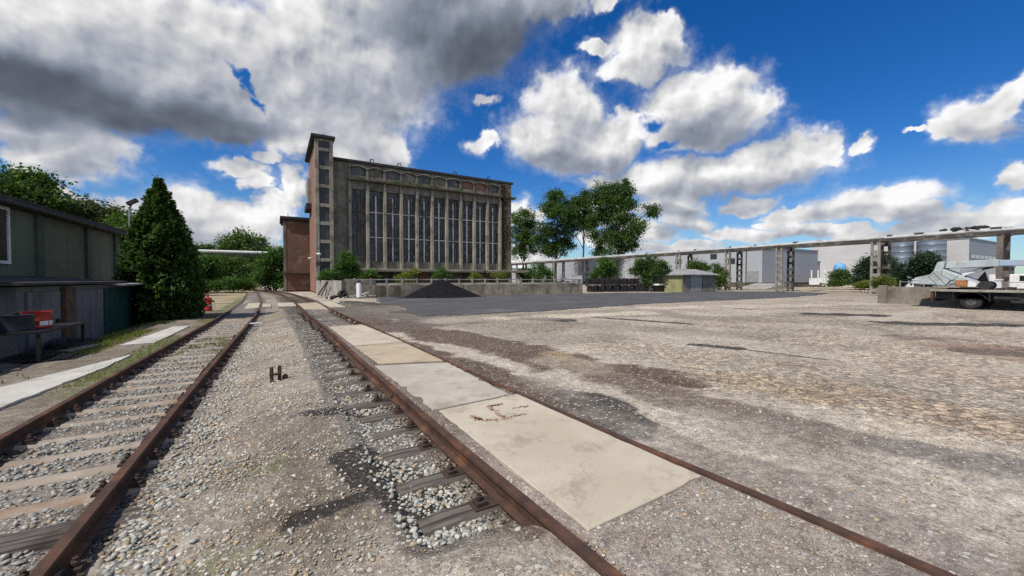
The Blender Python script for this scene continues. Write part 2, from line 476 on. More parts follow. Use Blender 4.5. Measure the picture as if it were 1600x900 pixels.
def attr_mat(name, rough=0.9, bump=0.4, bscale=60):
    m, n, b, _ = newmat(name)
    at = n.n('ShaderNodeAttribute', attribute_name='tint')
    p = pos(n)
    col = n.mix(n.lin(n.noise(p, bscale, 3), 0.3, 0.7, 0, 0.5), at.outputs['Color'], n.mix(1.0, at.outputs['Color'], (0.6, 0.6, 0.6), 'MULTIPLY'))
    n.set(b.inputs['Base Color'], col)
    b.inputs['Roughness'].default_value = rough
    b.inputs['Specular IOR Level'].default_value = 0.25
    if bump:
        bp = n.n('ShaderNodeBump', {'Strength': bump, 'Distance': 0.004, 'Height': n.noise(p, bscale * 1.5, 4)})
        n.set(b.inputs['Normal'], bp.outputs[0])
    return m

M = {}
M['concrete'] = mottled('concrete', (0.165, 0.144, 0.11), (0.265, 0.234, 0.184), 0.8, (0.085, 0.074, 0.056), 0.35, streak=0.55, bump=0.4, bscale=9)
M['concrete_dark'] = mottled('sooty_concrete', (0.085, 0.073, 0.054), (0.135, 0.115, 0.086), 0.6, (0.06, 0.05, 0.038), 0.35, streak=0.6, bump=0.4, bscale=9)  # dark tone; on the first-bay mullion it stands for shadow
M['pilaster'] = mottled('weathered_pilaster', (0.25, 0.22, 0.172), (0.36, 0.32, 0.258), 0.7, (0.12, 0.10, 0.078), 0.7, streak=0.5, bump=0.3, bscale=9)
M['concrete_pale'] = mottled('pale_concrete', (0.30, 0.285, 0.25), (0.40, 0.38, 0.34), 0.7, (0.2, 0.18, 0.15), 0.6, streak=0.5, bump=0.3, bscale=12)
M['wall_stained'] = mottled('stained_wall_concrete', (0.20, 0.17, 0.13), (0.32, 0.28, 0.22), 1.2, (0.075, 0.066, 0.055), 0.9, streak=0.75, bump=0.5, bscale=10)
M['slab'] = None
M['brick'] = brick_mat('red_brick', (0.33, 0.125, 0.07), (0.20, 0.075, 0.045), (0.22, 0.17, 0.13), dirt=.55)
M['brick_dark'] = brick_mat('dark_brick', (0.25, 0.095, 0.055), (0.13, 0.052, 0.034), (0.13, 0.10, 0.08), dirt=0.75)
M['roof_felt'] = mottled('roof_felt', (0.035, 0.034, 0.034), (0.06, 0.058, 0.056), 1.5, rough=0.9, bump=0.3)
M['rust'] = mottled('rusty_rail_steel', (0.062, 0.036, 0.028), (0.105, 0.055, 0.036), 5, (0.19, 0.085, 0.042), 1.8, rough=0.75, bump=0.5, bscale=60, metal=0.15, bdist=0.003)
M['rust_dark'] = mottled('dark_rust', (0.035, 0.026, 0.022), (0.075, 0.045, 0.034), 8, rough=0.8, bump=0.5, bscale=50, bdist=0.003)
M['rust_sand'] = mottled('sandy_rusted_sleeper', (0.275, 0.225, 0.178), (0.36, 0.305, 0.247), 3, (0.25, 0.165, 0.11), 1.3, rough=0.95, bump=0.4, bscale=60, bdist=0.004)
M['wood_old'] = None
M['steel_white'] = mottled('white_painted_steel', (0.62, 0.63, 0.62), (0.72, 0.72, 0.70), 2, (0.4, 0.36, 0.3), 1.5, rough=0.5, bump=0.05)
M['steel_grey'] = mottled('grey_steel', (0.28, 0.29, 0.30), (0.36, 0.37, 0.38), 2, rough=0.5, bump=0.05, metal=0.3)
M['steel_dark'] = mottled('dark_steel', (0.03, 0.03, 0.032), (0.055, 0.05, 0.048), 3, rough=0.7, bump=0.2, metal=0.2)
M['pipe_clad'] = mottled('pale_pipe_cladding', (0.40, 0.40, 0.385), (0.50, 0.495, 0.475), 1.4, (0.25, 0.225, 0.19), 0.6, rough=0.5, bump=0.15, bscale=5, metal=0.0)
M['rubber'] = mottled('tyre_rubber', (0.018, 0.018, 0.019), (0.035, 0.034, 0.033), 6, rough=0.85, bump=0.2)
M['black'] = mottled('black_plastic', (0.007, 0.007, 0.008), (0.016, 0.015, 0.015), 4, rough=0.6, bump=0.1)
M['red_paint'] = mottled('red_paint', (0.34, 0.028, 0.02), (0.42, 0.045, 0.03), 4, (0.15, 0.04, 0.03), 5, rough=0.5, bump=0.1)
M['blue_paint'] = mottled('blue_tank_paint', (0.12, 0.36, 0.62), (0.16, 0.42, 0.70), 1, rough=0.4, bump=0.0)
M['white_paint'] = mottled('white_paint', (0.68, 0.68, 0.67), (0.78, 0.78, 0.77), 1.5, (0.5, 0.47, 0.42), 2, rough=0.5, bump=0.05)
M['bark'] = mottled('bark', (0.07, 0.055, 0.042), (0.13, 0.105, 0.082), 6, rough=0.95, bump=0.8, bscale=14)
M['coal'] = mottled('coal_grit', (0.008, 0.008, 0.0095), (0.017, 0.017, 0.019), 6, rough=0.95, bump=0.7, bscale=22, bdist=0.02, spec=.08)
M['leaf'] = leaf_mat('broad_leaves', (0.028, 0.060, 0.014), (0.13, 0.205, 0.05))
M['leaf_bright'] = leaf_mat('bright_leaves', (0.03, 0.075, 0.014), (0.115, 0.215, 0.045))
M['leaf_yellow'] = leaf_mat('yellow_green_leaves', (0.09, 0.12, 0.02), (0.24, 0.27, 0.06))
M['needle'] = leaf_mat('conifer_sprays', (0.022, 0.052, 0.017), (0.115, 0.19, 0.052), 0.25)
M['pine'] = leaf_mat('pine_needles', (0.014, 0.032, 0.018), (0.045, 0.085, 0.045), 0.15)
M['stone'] = attr_mat('ballast_stone')

def wood_mat():
    m, n, b, _ = newmat('weathered_wood')
    p = objc(n)
    g = n.noise(n.mapping(p, sc=(1.2, 26, 26)), 1.0, 7, 0.65, 0.4)
    col = n.mix(n.step(g, 0.35, 0.66), (0.030, 0.024, 0.020), (0.15, 0.128, 0.11))
    col = n.mix(n.step(n.noise(p, 3, 5), 0.5, 0.7), col, n.mix(1.0, col, (0.6, 0.5, 0.45), 'MULTIPLY'))
    n.set(b.inputs['Base Color'], col); b.inputs['Roughness'].default_value = 0.9
    bp = n.n('ShaderNodeBump', {'Strength': 0.8, 'Distance': 0.008, 'Height': g}); n.set(b.inputs['Normal'], bp.outputs[0])
    return m
M['wood_old'] = wood_mat()
def slab_mat(name, base, warm):
    m, n, b, _ = newmat(name)
    p = pos(n)
    col = n.mix(n.step(n.noise(p, 1.1, 6, 0.6), 0.35, 0.7), base, warm)
    col = n.mix(n.math('MULTIPLY', n.step(n.noise(n.vmath('ADD', p, (3, 8, 1)), 3.0, 8, 0.7), 0.55, 0.75), 0.45), col, (0.26, 0.235, 0.20))
    # exposed grit
    v = n.n('ShaderNodeTexVoronoi', {'Vector': p, 'Scale': 90.0})
    col = n.mix(n.math('MULTIPLY', n.step(v.outputs['Distance'], 0.32, 0.12), 0.35), col, v.outputs['Color'], 'OVERLAY')
    # dirt washed over the surface and hairline cracks
    dn = n.step(n.noise(n.vmath('ADD', p, (13, 1, 5)), 2.2, 9, 0.72), 0.50, 0.66)
    col = n.mix(n.math('MULTIPLY', dn, 0.5), col, (0.20, 0.165, 0.125))
    cw = n.vmath('ADD', p, n.vmath('MULTIPLY', n.n('ShaderNodeTexNoise', {'Vector': p, 'Scale': 3.0, 'Detail': 4.0}).outputs['Color'], (0.5, 0.5, 0)))
    cv = n.n('ShaderNodeTexVoronoi', {'Vector': n.vmath('MULTIPLY', cw, (1, 1, 0)), 'Scale': 0.55}, feature='DISTANCE_TO_EDGE')
    col = n.mix(n.math('MULTIPLY', n.math('MULTIPLY', n.step(cv.outputs['Distance'], 0.005, 0.0), n.step(n.noise(n.vmath('ADD', p, (21, 4, 0)), 0.7, 3), .5, .6)), 0.5), col, (0.12, 0.10, 0.08))
    # pits
    pit = n.math('MULTIPLY', n.step(n.noise(p, 28, 3, 0.5), 0.68, 0.76), n.step(n.noise(n.vmath('ADD', p, (7, 2, 4)), 1.6, 4), 0.48, 0.6))
    col = n.mix(n.math('MULTIPLY', pit, 0.8), col, (0.10, 0.085, 0.07))
    n.set(b.inputs['Base Color'], col); b.inputs['Roughness'].default_value = 0.9
    b.inputs['Specular IOR Level'].default_value = 0.2
    h = n.math('SUBTRACT', n.noise(p, 45, 5, 0.7), n.math('MULTIPLY', pit, 1.0))
    bp = n.n('ShaderNodeBump', {'Strength': 0.35, 'Distance': 0.006, 'Height': h}); n.set(b.inputs['Normal'], bp.outputs[0])
    return m
M['slab'] = slab_mat('slab_concrete', (0.40, 0.35, 0.265), (0.475, 0.425, 0.335))
M['slab_pale'] = slab_mat('slab_concrete_pale', (0.43, 0.41, 0.37), (0.52, 0.50, 0.455))
M['slab_tan'] = slab_mat('slab_concrete_tan', (0.38, 0.305, 0.21), (0.43, 0.355, 0.26))
M['slab_grey'] = slab_mat('slab_concrete_grey', (0.35, 0.315, 0.26), (0.44, 0.40, 0.335))
# ================================================================ ground
# rails (top centre lines) as x(y)
RL_Y = [-8, 0, 1.5, 3.3, 7.6, 13.1, 20, 27, 32, 40, 47, 54, 63, 75]
RL_X = [1.75, 1.55, 1.48, 1.39, 1.22, 1.07, .76, .52, .24, -.08, -.55, -1.35, -3.06, -6.0]
RR_X = [3.25, 3.03, 2.94, 2.80, 2.58, 2.38, 2.04, 1.78, 1.48, 1.06, .52, -.30, -2.0, -4.9]
LR_Y = [-8, 3.3, 6.9, 12.6, 18, 24.5, 29, 34.7, 48, 62, 75]
LR_X = [-1.26, -1.28, -1.32, -1.35, -1.35, -1.41, -1.56, -1.76, -2.6, -3.6, -5.4]
LL_X = [-2.68, -2.69, -2.71, -2.73, -2.73, -2.75, -2.84, -3.0, -3.75, -4.7, -6.5]
def smooth_curve(ys, xs):
    """cubic hermite through the points"""
    ys = np.array(ys, float); xs = np.array(xs, float)
    m = np.gradient(xs, ys)
    def fn(y):
        y = np.clip(np.asarray(y, float), ys[0], ys[-1])
        i = np.clip(np.searchsorted(ys, y) - 1, 0, len(ys) - 2)
        h = ys[i + 1] - ys[i]; t = (y - ys[i]) / h
        return (2*t**3-3*t**2+1)*xs[i] + (t**3-2*t**2+t)*h*m[i] + (-2*t**3+3*t**2)*xs[i+1] + (t**3-t**2)*h*m[i+1]
    return fn
fRL, fRR, fLR, fLL = smooth_curve(RL_Y, RL_X), smooth_curve(RL_Y, RR_X), smooth_curve(LR_Y, LR_X), smooth_curve(LR_Y, LL_X)
RZ, LZ = 0.0, -0.15      # rail tops

def ground_z(x, y, rough=True):
    x = np.asarray(x, float); y = np.asarray(y, float)
    xl, xr, ll, lr = fRL(y), fRR(y), fLL(y), fLR(y)
    z = np.full_like(x, -0.022)
    # ballast pit of the right track (sleeper bay left of the rail and between the rails beyond the near infill)
    pit = sstep(y, 2.0, 2.5)
    between = (x > xl + .055) & (x < xr)
    bay = sstep(x, xl - 0.78, xl - 0.62)
    zl = -0.055 - 0.14 * pit                       # left of the rail
    z_left = zl * bay + (1 - bay) * -0.13
    z_mid = -0.022 - 0.14 * sstep(y, 14.3, 14.7) * (1 - sstep(y, 22.2, 22.6) * (1 - sstep(y, 29.2, 29.6)))
    z = np.where(between, z_mid, z)
    z = np.where(x <= xl + .055, z_left, z)
    # strip between the tracks falls to the left track
    t = sstep(x, lr + 0.3, xl - 0.7)
    z = np.where(x < xl - 0.7, -0.295 + t * 0.165, z)
    z = np.where((x < lr + 0.3), -0.335 + .04 * sstep(x, lr + .05, lr + .3), z)
    z = np.where(x < ll - 0.05, -0.225, z)
    far = sstep(-x, 4.6, 6.2) * (1 - sstep(y, 22, 30))
    z = np.where(x < ll - 0.05, -0.225 - 0.4 * far, z)
    b = sstep(y, 22.5, 28)
    z = z * (1 - b) + b * np.where(x > 3.2, -0.03, -0.17)
    if rough:
        smoothzone = ((x > xr) | (between & (y < 2.1)))
        a = np.where(smoothzone, 0.006, 0.026)
        z = z + (vnoise(x, y, 3.0, 3) - 0.5) * 2 * a * np.clip(1 - y / 80, 0.2, 1)
    return z

def lines(lo, hi, fine_lo, fine_hi, fine, grow=1.075, cap=40.0):
    a = list(np.arange(fine_lo, fine_hi + 1e-6, fine))
    s = fine
    while a[-1] < hi:
        s = min(s * grow, cap); a.append(a[-1] + s)
    s = fine; left = [a[0]]
    while left[-1] > lo:
        s = min(s * grow, cap); left.append(left[-1] - s)
    return np.array(left[1:][::-1] + a)
gx = lines(-700, 900, -5.2, 9.0, 0.06, 1.06)
gy = lines(-120, 1600, 0.6, 12.0, 0.07, 1.045)
GX, GY = np.meshgrid(gx, gy)
x, y = GX.ravel(), GY.ravel()
GZ = ground_z(x, y)

# base colours, stains and dark patches of the soil, with rail shade worked in
def seg_mask(u0, v0, u1, v1, hw, soft=0.5, seed=0, namp=0.6, nscale=None, z=0.0):
    a, b = pz(u0, v0, z), pz(u1, v1, z)
    dx, dy = b.x - a.x, b.y - a.y
    L2 = dx * dx + dy * dy + 1e-9
    t = np.clip(((x - a.x) * dx + (y - a.y) * dy) / L2, 0, 1)
    d = np.hypot(x - a.x - t * dx, y - a.y - t * dy) / hw
    taper = 1.0
    d = d / taper + (vnoise(x, y, nscale or 0.9 / hw, 40 + seed, 5) - 0.5) * 2 * namp
    return 1 - sstep(d, 1 - soft, 1 + soft)
def lerp(c, k, col):
    return c * (1 - k[:, None]) + k[:, None] * np.array(col)
N0 = vnoise(x, y, 0.35, 1, 5); N1 = vnoise(x, y, 1.3, 2, 5); N2 = vnoise(x, y, 0.08, 3, 4)
xl, xr, ll, lr = fRL(y), fRR(y), fLL(y), fLR(y)
dirt = np.array((0.175, 0.152, 0.128)); 
col = np.tile(dirt, (len(x), 1))
cob = np.zeros(len(x)); peb = np.full(len(x), 0.55); grs = np.zeros(len(x))
# --- strip between the tracks: dusty grit with pale pebbles, oily patches
strip = (x < xl) & (x > lr)
col[strip] = (0.27, 0.236, 0.192)
col = lerp(col, sstep(N1, 0.42, 0.62) * strip * 0.8, (0.37, 0.33, 0.275))
col = lerp(col, sstep(N0, 0.55, 0.72) * strip * 0.6, (0.165, 0.136, 0.105))
peb[strip] = 0.95
oil = np.zeros(len(x))
for s in ((600, 730, 655, 775, 0.26, 0.6, 1), (575, 700, 600, 730, 0.2, 0.8, 9), (470, 795, 560, 775, 0.11, 0.8, 2), (540, 710, 570, 745, 0.13, 0.8, 3), (620, 760, 680, 770, 0.18, 0.5, 4), (480, 640, 560, 640, 0.12, 0.9, 6)):
    col = lerp(col, seg_mask(*s[:5], soft=s[5], seed=s[6], namp=0.8, nscale=2.4, z=-0.12) * strip * 0, (0.035, 0.032, 0.030))
    k = seg_mask(*s[:5], soft=s[5], seed=s[6], namp=0.8, nscale=2.4, z=-0.12) * strip * .95
    oil = np.maximum(oil, k)
for s in ((470, 700, 590, 790, .34, 11), (420, 770, 520, 840, .22, 12), (560, 640, 600, 690, .22, 13)):
    k = seg_mask(*s[:5], soft=0.9, seed=s[5], namp=0.9, nscale=2.2, z=-0.14) * strip * .8
    col = lerp(col, k, (0.12, 0.10, 0.075)); peb = peb * (1 - .35 * k)
for s in ((540, 675, 550, 690, 0.16, 1), (400, 715, 420, 725, 0.14, 2), (330, 850, 350, 860, 0.16, 3), (560, 690, 570, 660, 0.12, 5)):
    k = seg_mask(*s[:5], soft=0.8, seed=20 + s[5], namp=0.9, nscale=3, z=-0.15) * strip
    col = lerp(col, k * 0.6, (0.11, 0.12, 0.05)); grs = np.maximum(grs, k * 0.6)
for s in ((430, 490, 470, 490, 0.8, 1), (445, 484, 465, 487, 0.6, 4)):
    k = seg_mask(*s[:5], soft=0.8, seed=30 + s[5], namp=0.9, nscale=1.5, z=-0.1) * strip
    col = lerp(col, k * 0.7, (0.20, 0.19, 0.08)); grs = np.maximum(grs, k * 0.5)
# --- track beds
bedr = ((x > xl - 0.85) & (x < xr) & (y > 2.3)); gapd = (x > xl) & (x < xr) & (y < 14.6); bedl = (x > ll - 0.05) & (x < lr + 0.35)
col[bedr] = (0.165, 0.15, 0.135); col[bedl] = (0.185, 0.17, 0.15)
peb[bedr | bedl] = 1.0
k = sstep(N1, 0.55, 0.7) * (bedl | bedr)
col = lerp(col, k * 0.6, (0.10, 0.075, 0.055))
near_rail = np.minimum(np.abs(x - lr), np.abs(x - ll))
col = lerp(col, (1 - sstep(near_rail, 0.08, 0.28)) * ((x < lr + 0.4) & (x > ll - 0.4)) * 0.75, (0.05, 0.038, 0.03))  # dark soil and rail shade both go into this tint
near_r2 = np.minimum(np.abs(x - xl), np.abs(x - xr))
col = lerp(col, (1 - sstep(near_r2, 0.06, 0.22 + 0.2 * N1)) * (y > 2.0) * 0.8, (0.075, 0.05, 0.04))
k = seg_mask(300, 545, 330, 548, 0.55, soft=0.8, seed=3, namp=0.8, nscale=2, z=-0.3) * bedl
col = lerp(col, k * 0.8, (0.10, 0.13, 0.04)); grs = np.maximum(grs, k)
# --- left of the left track: earth, moss and grass
lft = x < ll - 0.04
col[lft] = (0.19, 0.165, 0.13)
peb[lft] = 0.5
col = lerp(col, sstep(N1, 0.45, 0.6) * lft * 0.8, (0.25, 0.22, 0.18))
g1 = sstep(x, ll - 0.6, ll - 0.38) * lft * sstep(y, 6, 9) * sstep(vnoise(x, y, 1.0, 77, 4), 0.3, 0.5)
g2 = sstep(-x, 4.0, 4.3) * (1 - sstep(-x, 5.2, 6.4)) * sstep(y, 9.5, 13) * (1 - sstep(y, 19, 22)) * sstep(vnoise(x, y, 0.7, 78, 4), 0.36, 0.52)
g = np.clip(np.maximum(g1, g2), 0, 1)
col = lerp(col, g * 0.8, (0.13, 0.155, 0.05)); grs = np.maximum(grs, g)
# far dry grass clearing on the left
fl = (x < -2.9 - 0.02 * y) & (y > 24)
col = lerp(col, sstep(y, 24, 30) * fl, (0.33, 0.285, 0.19))
col = lerp(col, sstep(N0, 0.5, 0.64) * fl * sstep(y, 25, 32) * 0.8, (0.24, 0.23, 0.09))
peb = np.where(fl, 0.3, peb)
# --- yard right of the tracks: dusty setts
yard = x > xr
col[yard] = (0.46, 0.412, 0.335)
peb[yard] = 0.9
cob = np.where(yard & (x > 4.6), 0.85, cob)
col = lerp(col, sstep(N1, 0.46, 0.64) * yard * 0.75, (0.54, 0.49, 0.405))
col = lerp(col, sstep(N0, 0.52, 0.68) * yard * 0.6, (0.25, 0.22, 0.185))
S = [  # u0,v0,u1,v1, half width m, colour, strength, softness, noise, noise scale
    (1060, 720, 1600, 890, 0.85, (0.29, 0.255, 0.225), .85, .8, 1.0, 2.0),
    (1150, 800, 1590, 880, 0.25, (0.27, 0.235, 0.215), .6, .8, .8, 2.0),
    (1110, 660, 1600, 800, 0.45, (0.52, 0.485, 0.42), .85, .7, 1.1, 1.6),
    (830, 590, 1020, 680, 0.20, (0.50, 0.465, 0.40), .75, .8, 1.1, 2.0),
    (560, 495, 1010, 590, 0.75, (0.125, 0.088, 0.068), .95, .6, .8, 0.9),
    (690, 556, 850, 632, 0.40, (0.115, 0.085, 0.068), .95, .6, .8, 1.2),
    (1000, 600, 1330, 720, 0.45, (0.21, 0.175, 0.15), .8, .8, .9, 1.1),
    (600, 530, 900, 640, 0.42, (0.12, 0.085, 0.066), .9, .6, .9, 1.2),
    (860, 560, 1250, 665, 0.42, (0.165, 0.125, 0.10), .9, .7, .9, 1.1),
    (1200, 650, 1600, 735, 0.4, (0.21, 0.19, 0.175), .7, .8, .9, 1.1),
    (540, 478, 680, 500, 1.6, (0.13, 0.115, 0.10), .85, .7, .8, 0.5),
    (600, 480, 720, 500, 1.2, (0.21, 0.19, 0.165), .7, .7, .9, 0.8),
    (870, 562, 930, 574, 0.42, (0.48, 0.43, 0.32), .85, .5, .8, 1.6),
    (865, 552, 880, 556, 0.25, (0.48, 0.38, 0.2), .7, .6, .8, 1.6),
    (985, 577, 1050, 592, 0.42, (0.095, 0.05, 0.038), .9, .6, .8, 1.3),
    (915, 632, 990, 662, 0.30, (0.04, 0.04, 0.042), .95, .35, .7, 2.4),
    (880, 612, 960, 630, 0.22, (0.055, 0.052, 0.050), .8, .6, .9, 2.4),
    (1150, 590, 1330, 622, 0.55, (0.45, 0.37, 0.27), .85, .7, .9, 0.9),
    (1330, 612, 1600, 668, 0.55, (0.45, 0.365, 0.285), .75, .8, .9, 0.8),
    (1420, 570, 1600, 600, 1.1, (0.46, 0.385, 0.32), .6, .9, .9, 0.5),
    (1560, 545, 1600, 555, 1.2, (0.34, 0.235, 0.18), .6, .9, .9, 0.5),
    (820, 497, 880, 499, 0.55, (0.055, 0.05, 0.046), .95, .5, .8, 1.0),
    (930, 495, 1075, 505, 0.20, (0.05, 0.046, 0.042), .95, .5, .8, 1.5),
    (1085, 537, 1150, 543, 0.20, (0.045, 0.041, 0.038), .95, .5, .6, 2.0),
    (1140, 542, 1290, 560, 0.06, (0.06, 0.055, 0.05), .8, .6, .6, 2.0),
    (1270, 490, 1370, 492, 0.55, (0.04, 0.037, 0.034), .95, .4, .7, 1.0),  # this and the next two darken the ground towards the truck
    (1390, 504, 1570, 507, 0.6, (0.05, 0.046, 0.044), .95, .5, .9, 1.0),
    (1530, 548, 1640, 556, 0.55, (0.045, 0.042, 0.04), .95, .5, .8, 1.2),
    (1100, 478, 1270, 488, 0.35, (0.13, 0.115, 0.10), .7, .6, .9, 0.8),
    (1410, 525, 1500, 530, 0.5, (0.2, 0.175, 0.155), .6, .8, .9, 1.0),
    (700, 500, 1000, 488, 0.8, (0.60, 0.545, 0.45), .8, .8, .9, 0.7),
    (1030, 480, 1290, 476, 1.0, (0.60, 0.545, 0.45), .8, .8, .9, 0.7),
    (500, 470, 590, 478, 0.9, (0.10, 0.085, 0.072), .8, .7, .8, 0.7),
    (545, 470, 600, 475, 0.9, (0.05, 0.042, 0.038), .7, .6, .8, 0.7),
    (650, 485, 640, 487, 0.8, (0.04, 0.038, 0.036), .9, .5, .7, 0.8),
]
sa = np.zeros(len(x)); scol = np.tile(np.array((0.12, 0.10, 0.085)), (len(x), 1))
for i, s in enumerate(S):
    k = seg_mask(*s[:5], soft=s[7], seed=50 + i, namp=s[8], nscale=s[9]) * yard * s[6]
    k2 = np.where(k > sa, 1.0, k); scol = lerp(scol, np.clip(k / (sa + k + 1e-6), 0, 1), s[5]); sa = np.maximum(sa * (1 - k * .5), k)
    if s[5][0] < 0.15:
        cob = cob * (1 - seg_mask(*s[:5], soft=s[7], seed=50 + i, namp=s[8], nscale=s[9]) * 0.7 * yard)
# setts hidden under dust in places; only grit right of the rail
dust = sstep(vnoise(x, y, 0.55, 91, 4), 0.44, 0.62)
cob = cob * (1 - 0.75 * dust) * sstep(x - xr, 2.2, 4.2) * (1 - sstep(y, 36, 45))
cob = np.maximum(cob, seg_mask(1150, 590, 1600, 660, 0.9, soft=.5, seed=70, nscale=.8) * yard)
# near infill between the rails
inf = (x > xl) & (x < xr) & (y < 14.4)
col[inf] = (0.29, 0.25, 0.22)
col = lerp(col, sstep(N1, 0.45, 0.62) * inf * 0.7, (0.215, 0.182, 0.168))
col = lerp(col, sstep(y, 2.2, 4.5) * inf * .8, (0.12, 0.095, 0.08))
peb[inf] = 0.8
# beyond the yard: rough grass
outer = sstep(np.hypot(x - 25, y - 15), 95, 150)
col = lerp(col, outer, (0.11, 0.115, 0.05)); cob *= 1 - outer
scol = lerp(scol, np.clip(oil * 3, 0, 1), (0.035, 0.031, 0.028)); sa = np.maximum(sa, oil)
sand = (x > 44) & (y < 60) & (y > -20)
col = lerp(col, sand * 0.7 * sstep(N0, 0.35, 0.55), (0.34, 0.295, 0.22))
gm, n, b, _ = newmat('yard_ground')
p = pos(n)
at = n.n('ShaderNodeAttribute', attribute_name='tint').outputs['Color']
mk = n.n('ShaderNodeSeparateColor', {0: n.n('ShaderNodeAttribute', attribute_name='mask').outputs['Color']})
cobm, pebm, grsm = mk.outputs[0], mk.outputs[1], mk.outputs[2]
flat = n.vmath('MULTIPLY', p, (1, 1, 0))
st = n.n('ShaderNodeAttribute', attribute_name='stain')
rag = n.noise(n.vmath('ADD', flat, (4, 9, 0)), 2.2, 10, 0.78)
sam = n.step(n.math('ADD', st.outputs['Alpha'], n.math('MULTIPLY', n.math('SUBTRACT', rag, 0.5), 1.5)), 0.22, 0.62)
keepc = n.math('SUBTRACT', 1.0, n.math('MULTIPLY', sam, 0.62))
sam = n.math('MULTIPLY', sam, n.step(st.outputs['Alpha'], 0.02, 0.2))
at = n.mix(sam, at, st.outputs['Color'])
# patches of darker soil and of pale dust with ragged, gritty borders
big = n.noise(n.mapping(flat, rot=(0, 0, .52), sc=(.8, 1.3, 1)), 0.42, 12, 0.74)
at = n.mix(n.math('MULTIPLY', n.step(big, 0.53, 0.61), 0.55), at, n.mix(1.0, at, (0.50, 0.45, 0.41), 'MULTIPLY'))
at = n.mix(n.math('MULTIPLY', n.step(big, 0.47, 0.40), 0.5), at, n.mix(1.0, at, (1.28, 1.27, 1.24), 'MULTIPLY'))
fn1 = n.noise(flat, 7, 8, 0.68); fn2 = n.noise(flat, 42, 6, 0.7)
c0 = n.mix(n.lin(fn1, 0.33, 0.67, 0.0, 1.0), n.mix(1.0, at, (0.52, 0.49, 0.47), 'MULTIPLY'), n.mix(1.0, at, (1.32, 1.32, 1.32), 'MULTIPLY'))
c0 = n.mix(n.lin(fn2, 0.35, 0.65, 0.0, 0.8), n.mix(1.0, c0, (1.32, 1.30, 1.27), 'MULTIPLY'), n.mix(1.0, c0, (0.45, 0.435, 0.42), 'MULTIPLY'))
# grit: pale and dark chips of two sizes
wv = n.vmath('ADD', flat, n.vmath('MULTIPLY', n.n('ShaderNodeTexNoise', {'Vector': flat, 'Scale': 20.0, 'Detail': 2.0}).outputs['Color'], (0.03, 0.03, 0)))
def chips(scale, thr, lo, hi):
    v = n.n('ShaderNodeTexVoronoi', {'Vector': wv, 'Scale': scale, 'Randomness': 1.0})
    cc = n.n('ShaderNodeSeparateColor', {0: v.outputs['Color']})
    size = n.math('MULTIPLY', n.math('ADD', cc.outputs[1], 0.25), 0.46)
    m = n.math('MULTIPLY', n.step(n.math('SUBTRACT', v.outputs['Distance'], size), 0.05, -0.04), n.math('GREATER_THAN', cc.outputs[0], thr))
    return m, n.mix(cc.outputs[2], lo, hi)
m1, cc1 = chips(26, 0.5, (0.15, 0.135, 0.115), (0.54, 0.51, 0.45))
m2, cc2 = chips(62, 0.38, (0.13, 0.116, 0.10), (0.62, 0.58, 0.51))
m3, cc3 = chips(130, 0.4, (0.11, 0.098, 0.086), (0.60, 0.565, 0.50))
clump = n.step(n.noise(flat, 1.7, 5, 0.6), 0.28, 0.5)
c0 = n.mix(n.math('MULTIPLY', n.math('MULTIPLY', n.math('MULTIPLY', m3, pebm), 0.75), keepc), c0, cc3)
c0 = n.mix(n.math('MULTIPLY', n.math('MULTIPLY', m2, pebm), n.math('MULTIPLY', n.math('MULTIPLY', clump, keepc), 0.85)), c0, cc2)
c0 = n.mix(n.math('MULTIPLY', n.math('MULTIPLY', m1, n.step(pebm, 0.6, 0.95)), n.math('MULTIPLY', clump, 0.9)), c0, cc1)
# setts
cobv = n.vmath('ADD', n.mapping(flat, rot=(0, 0, 0.5), sc=(1.0, 1.25, 1)), n.vmath('MULTIPLY', n.n('ShaderNodeTexNoise', {'Vector': flat, 'Scale': 1.2, 'Detail': 2.0}).outputs['Color'], (0.25, 0.25, 0)))
vd = n.n('ShaderNodeTexVoronoi', {'Vector': cobv, 'Scale': 7.6, 'Randomness': 0.6}, feature='DISTANCE_TO_EDGE')
vc = n.n('ShaderNodeTexVoronoi', {'Vector': cobv, 'Scale': 7.6, 'Randomness': 0.6})
joint = n.step(n.math('ADD', vd.outputs['Distance'], n.math('MULTIPLY', n.math('SUBTRACT', fn1, 0.5), 0.12)), 0.10, 0.0)
vr = n.n('ShaderNodeSeparateColor', {0: vc.outputs['Color']})
cc = n.mix(vr.outputs[0], n.mix(1.0, c0, (0.66, 0.66, 0.69), 'MULTIPLY'), n.mix(1.0, c0, (1.36, 1.31, 1.2), 'MULTIPLY'))
cc = n.mix(n.math('MULTIPLY', joint, 0.8), cc, n.mix(1.0, c0, (0.36, 0.32, 0.29), 'MULTIPLY'))
c1 = n.mix(cobm, c0, cc)
n.set(b.inputs['Base Color'], c1)
b.inputs['Roughness'].default_value = 0.95
b.inputs['Specular IOR Level'].default_value = 0.15
h = n.math('ADD', n.math('MULTIPLY', fn2, 0.6), n.math('MULTIPLY', n.math('MULTIPLY', m2, pebm), 0.6))
h = n.math('ADD', h, n.math('MULTIPLY', n.math('MULTIPLY', m1, pebm), 0.9))
h = n.math('ADD', h, n.math('MULTIPLY', n.math('MULTIPLY', n.step(vd.outputs['Distance'], 0.0, 0.2), cobm), 1.6))
h = n.math('ADD', h, n.math('MULTIPLY', m3, 0.25))
bp = n.n('ShaderNodeBump', {'Strength': 0.9, 'Distance': 0.012, 'Height': h}); n.set(b.inputs['Normal'], bp.outputs[0])
nx, ny = len(gx), len(gy)
ii = np.arange((nx) * (ny)).reshape(ny, nx)
faces = np.stack([ii[:-1, :-1], ii[:-1, 1:], ii[1:, 1:], ii[1:, :-1]], -1).reshape(-1)
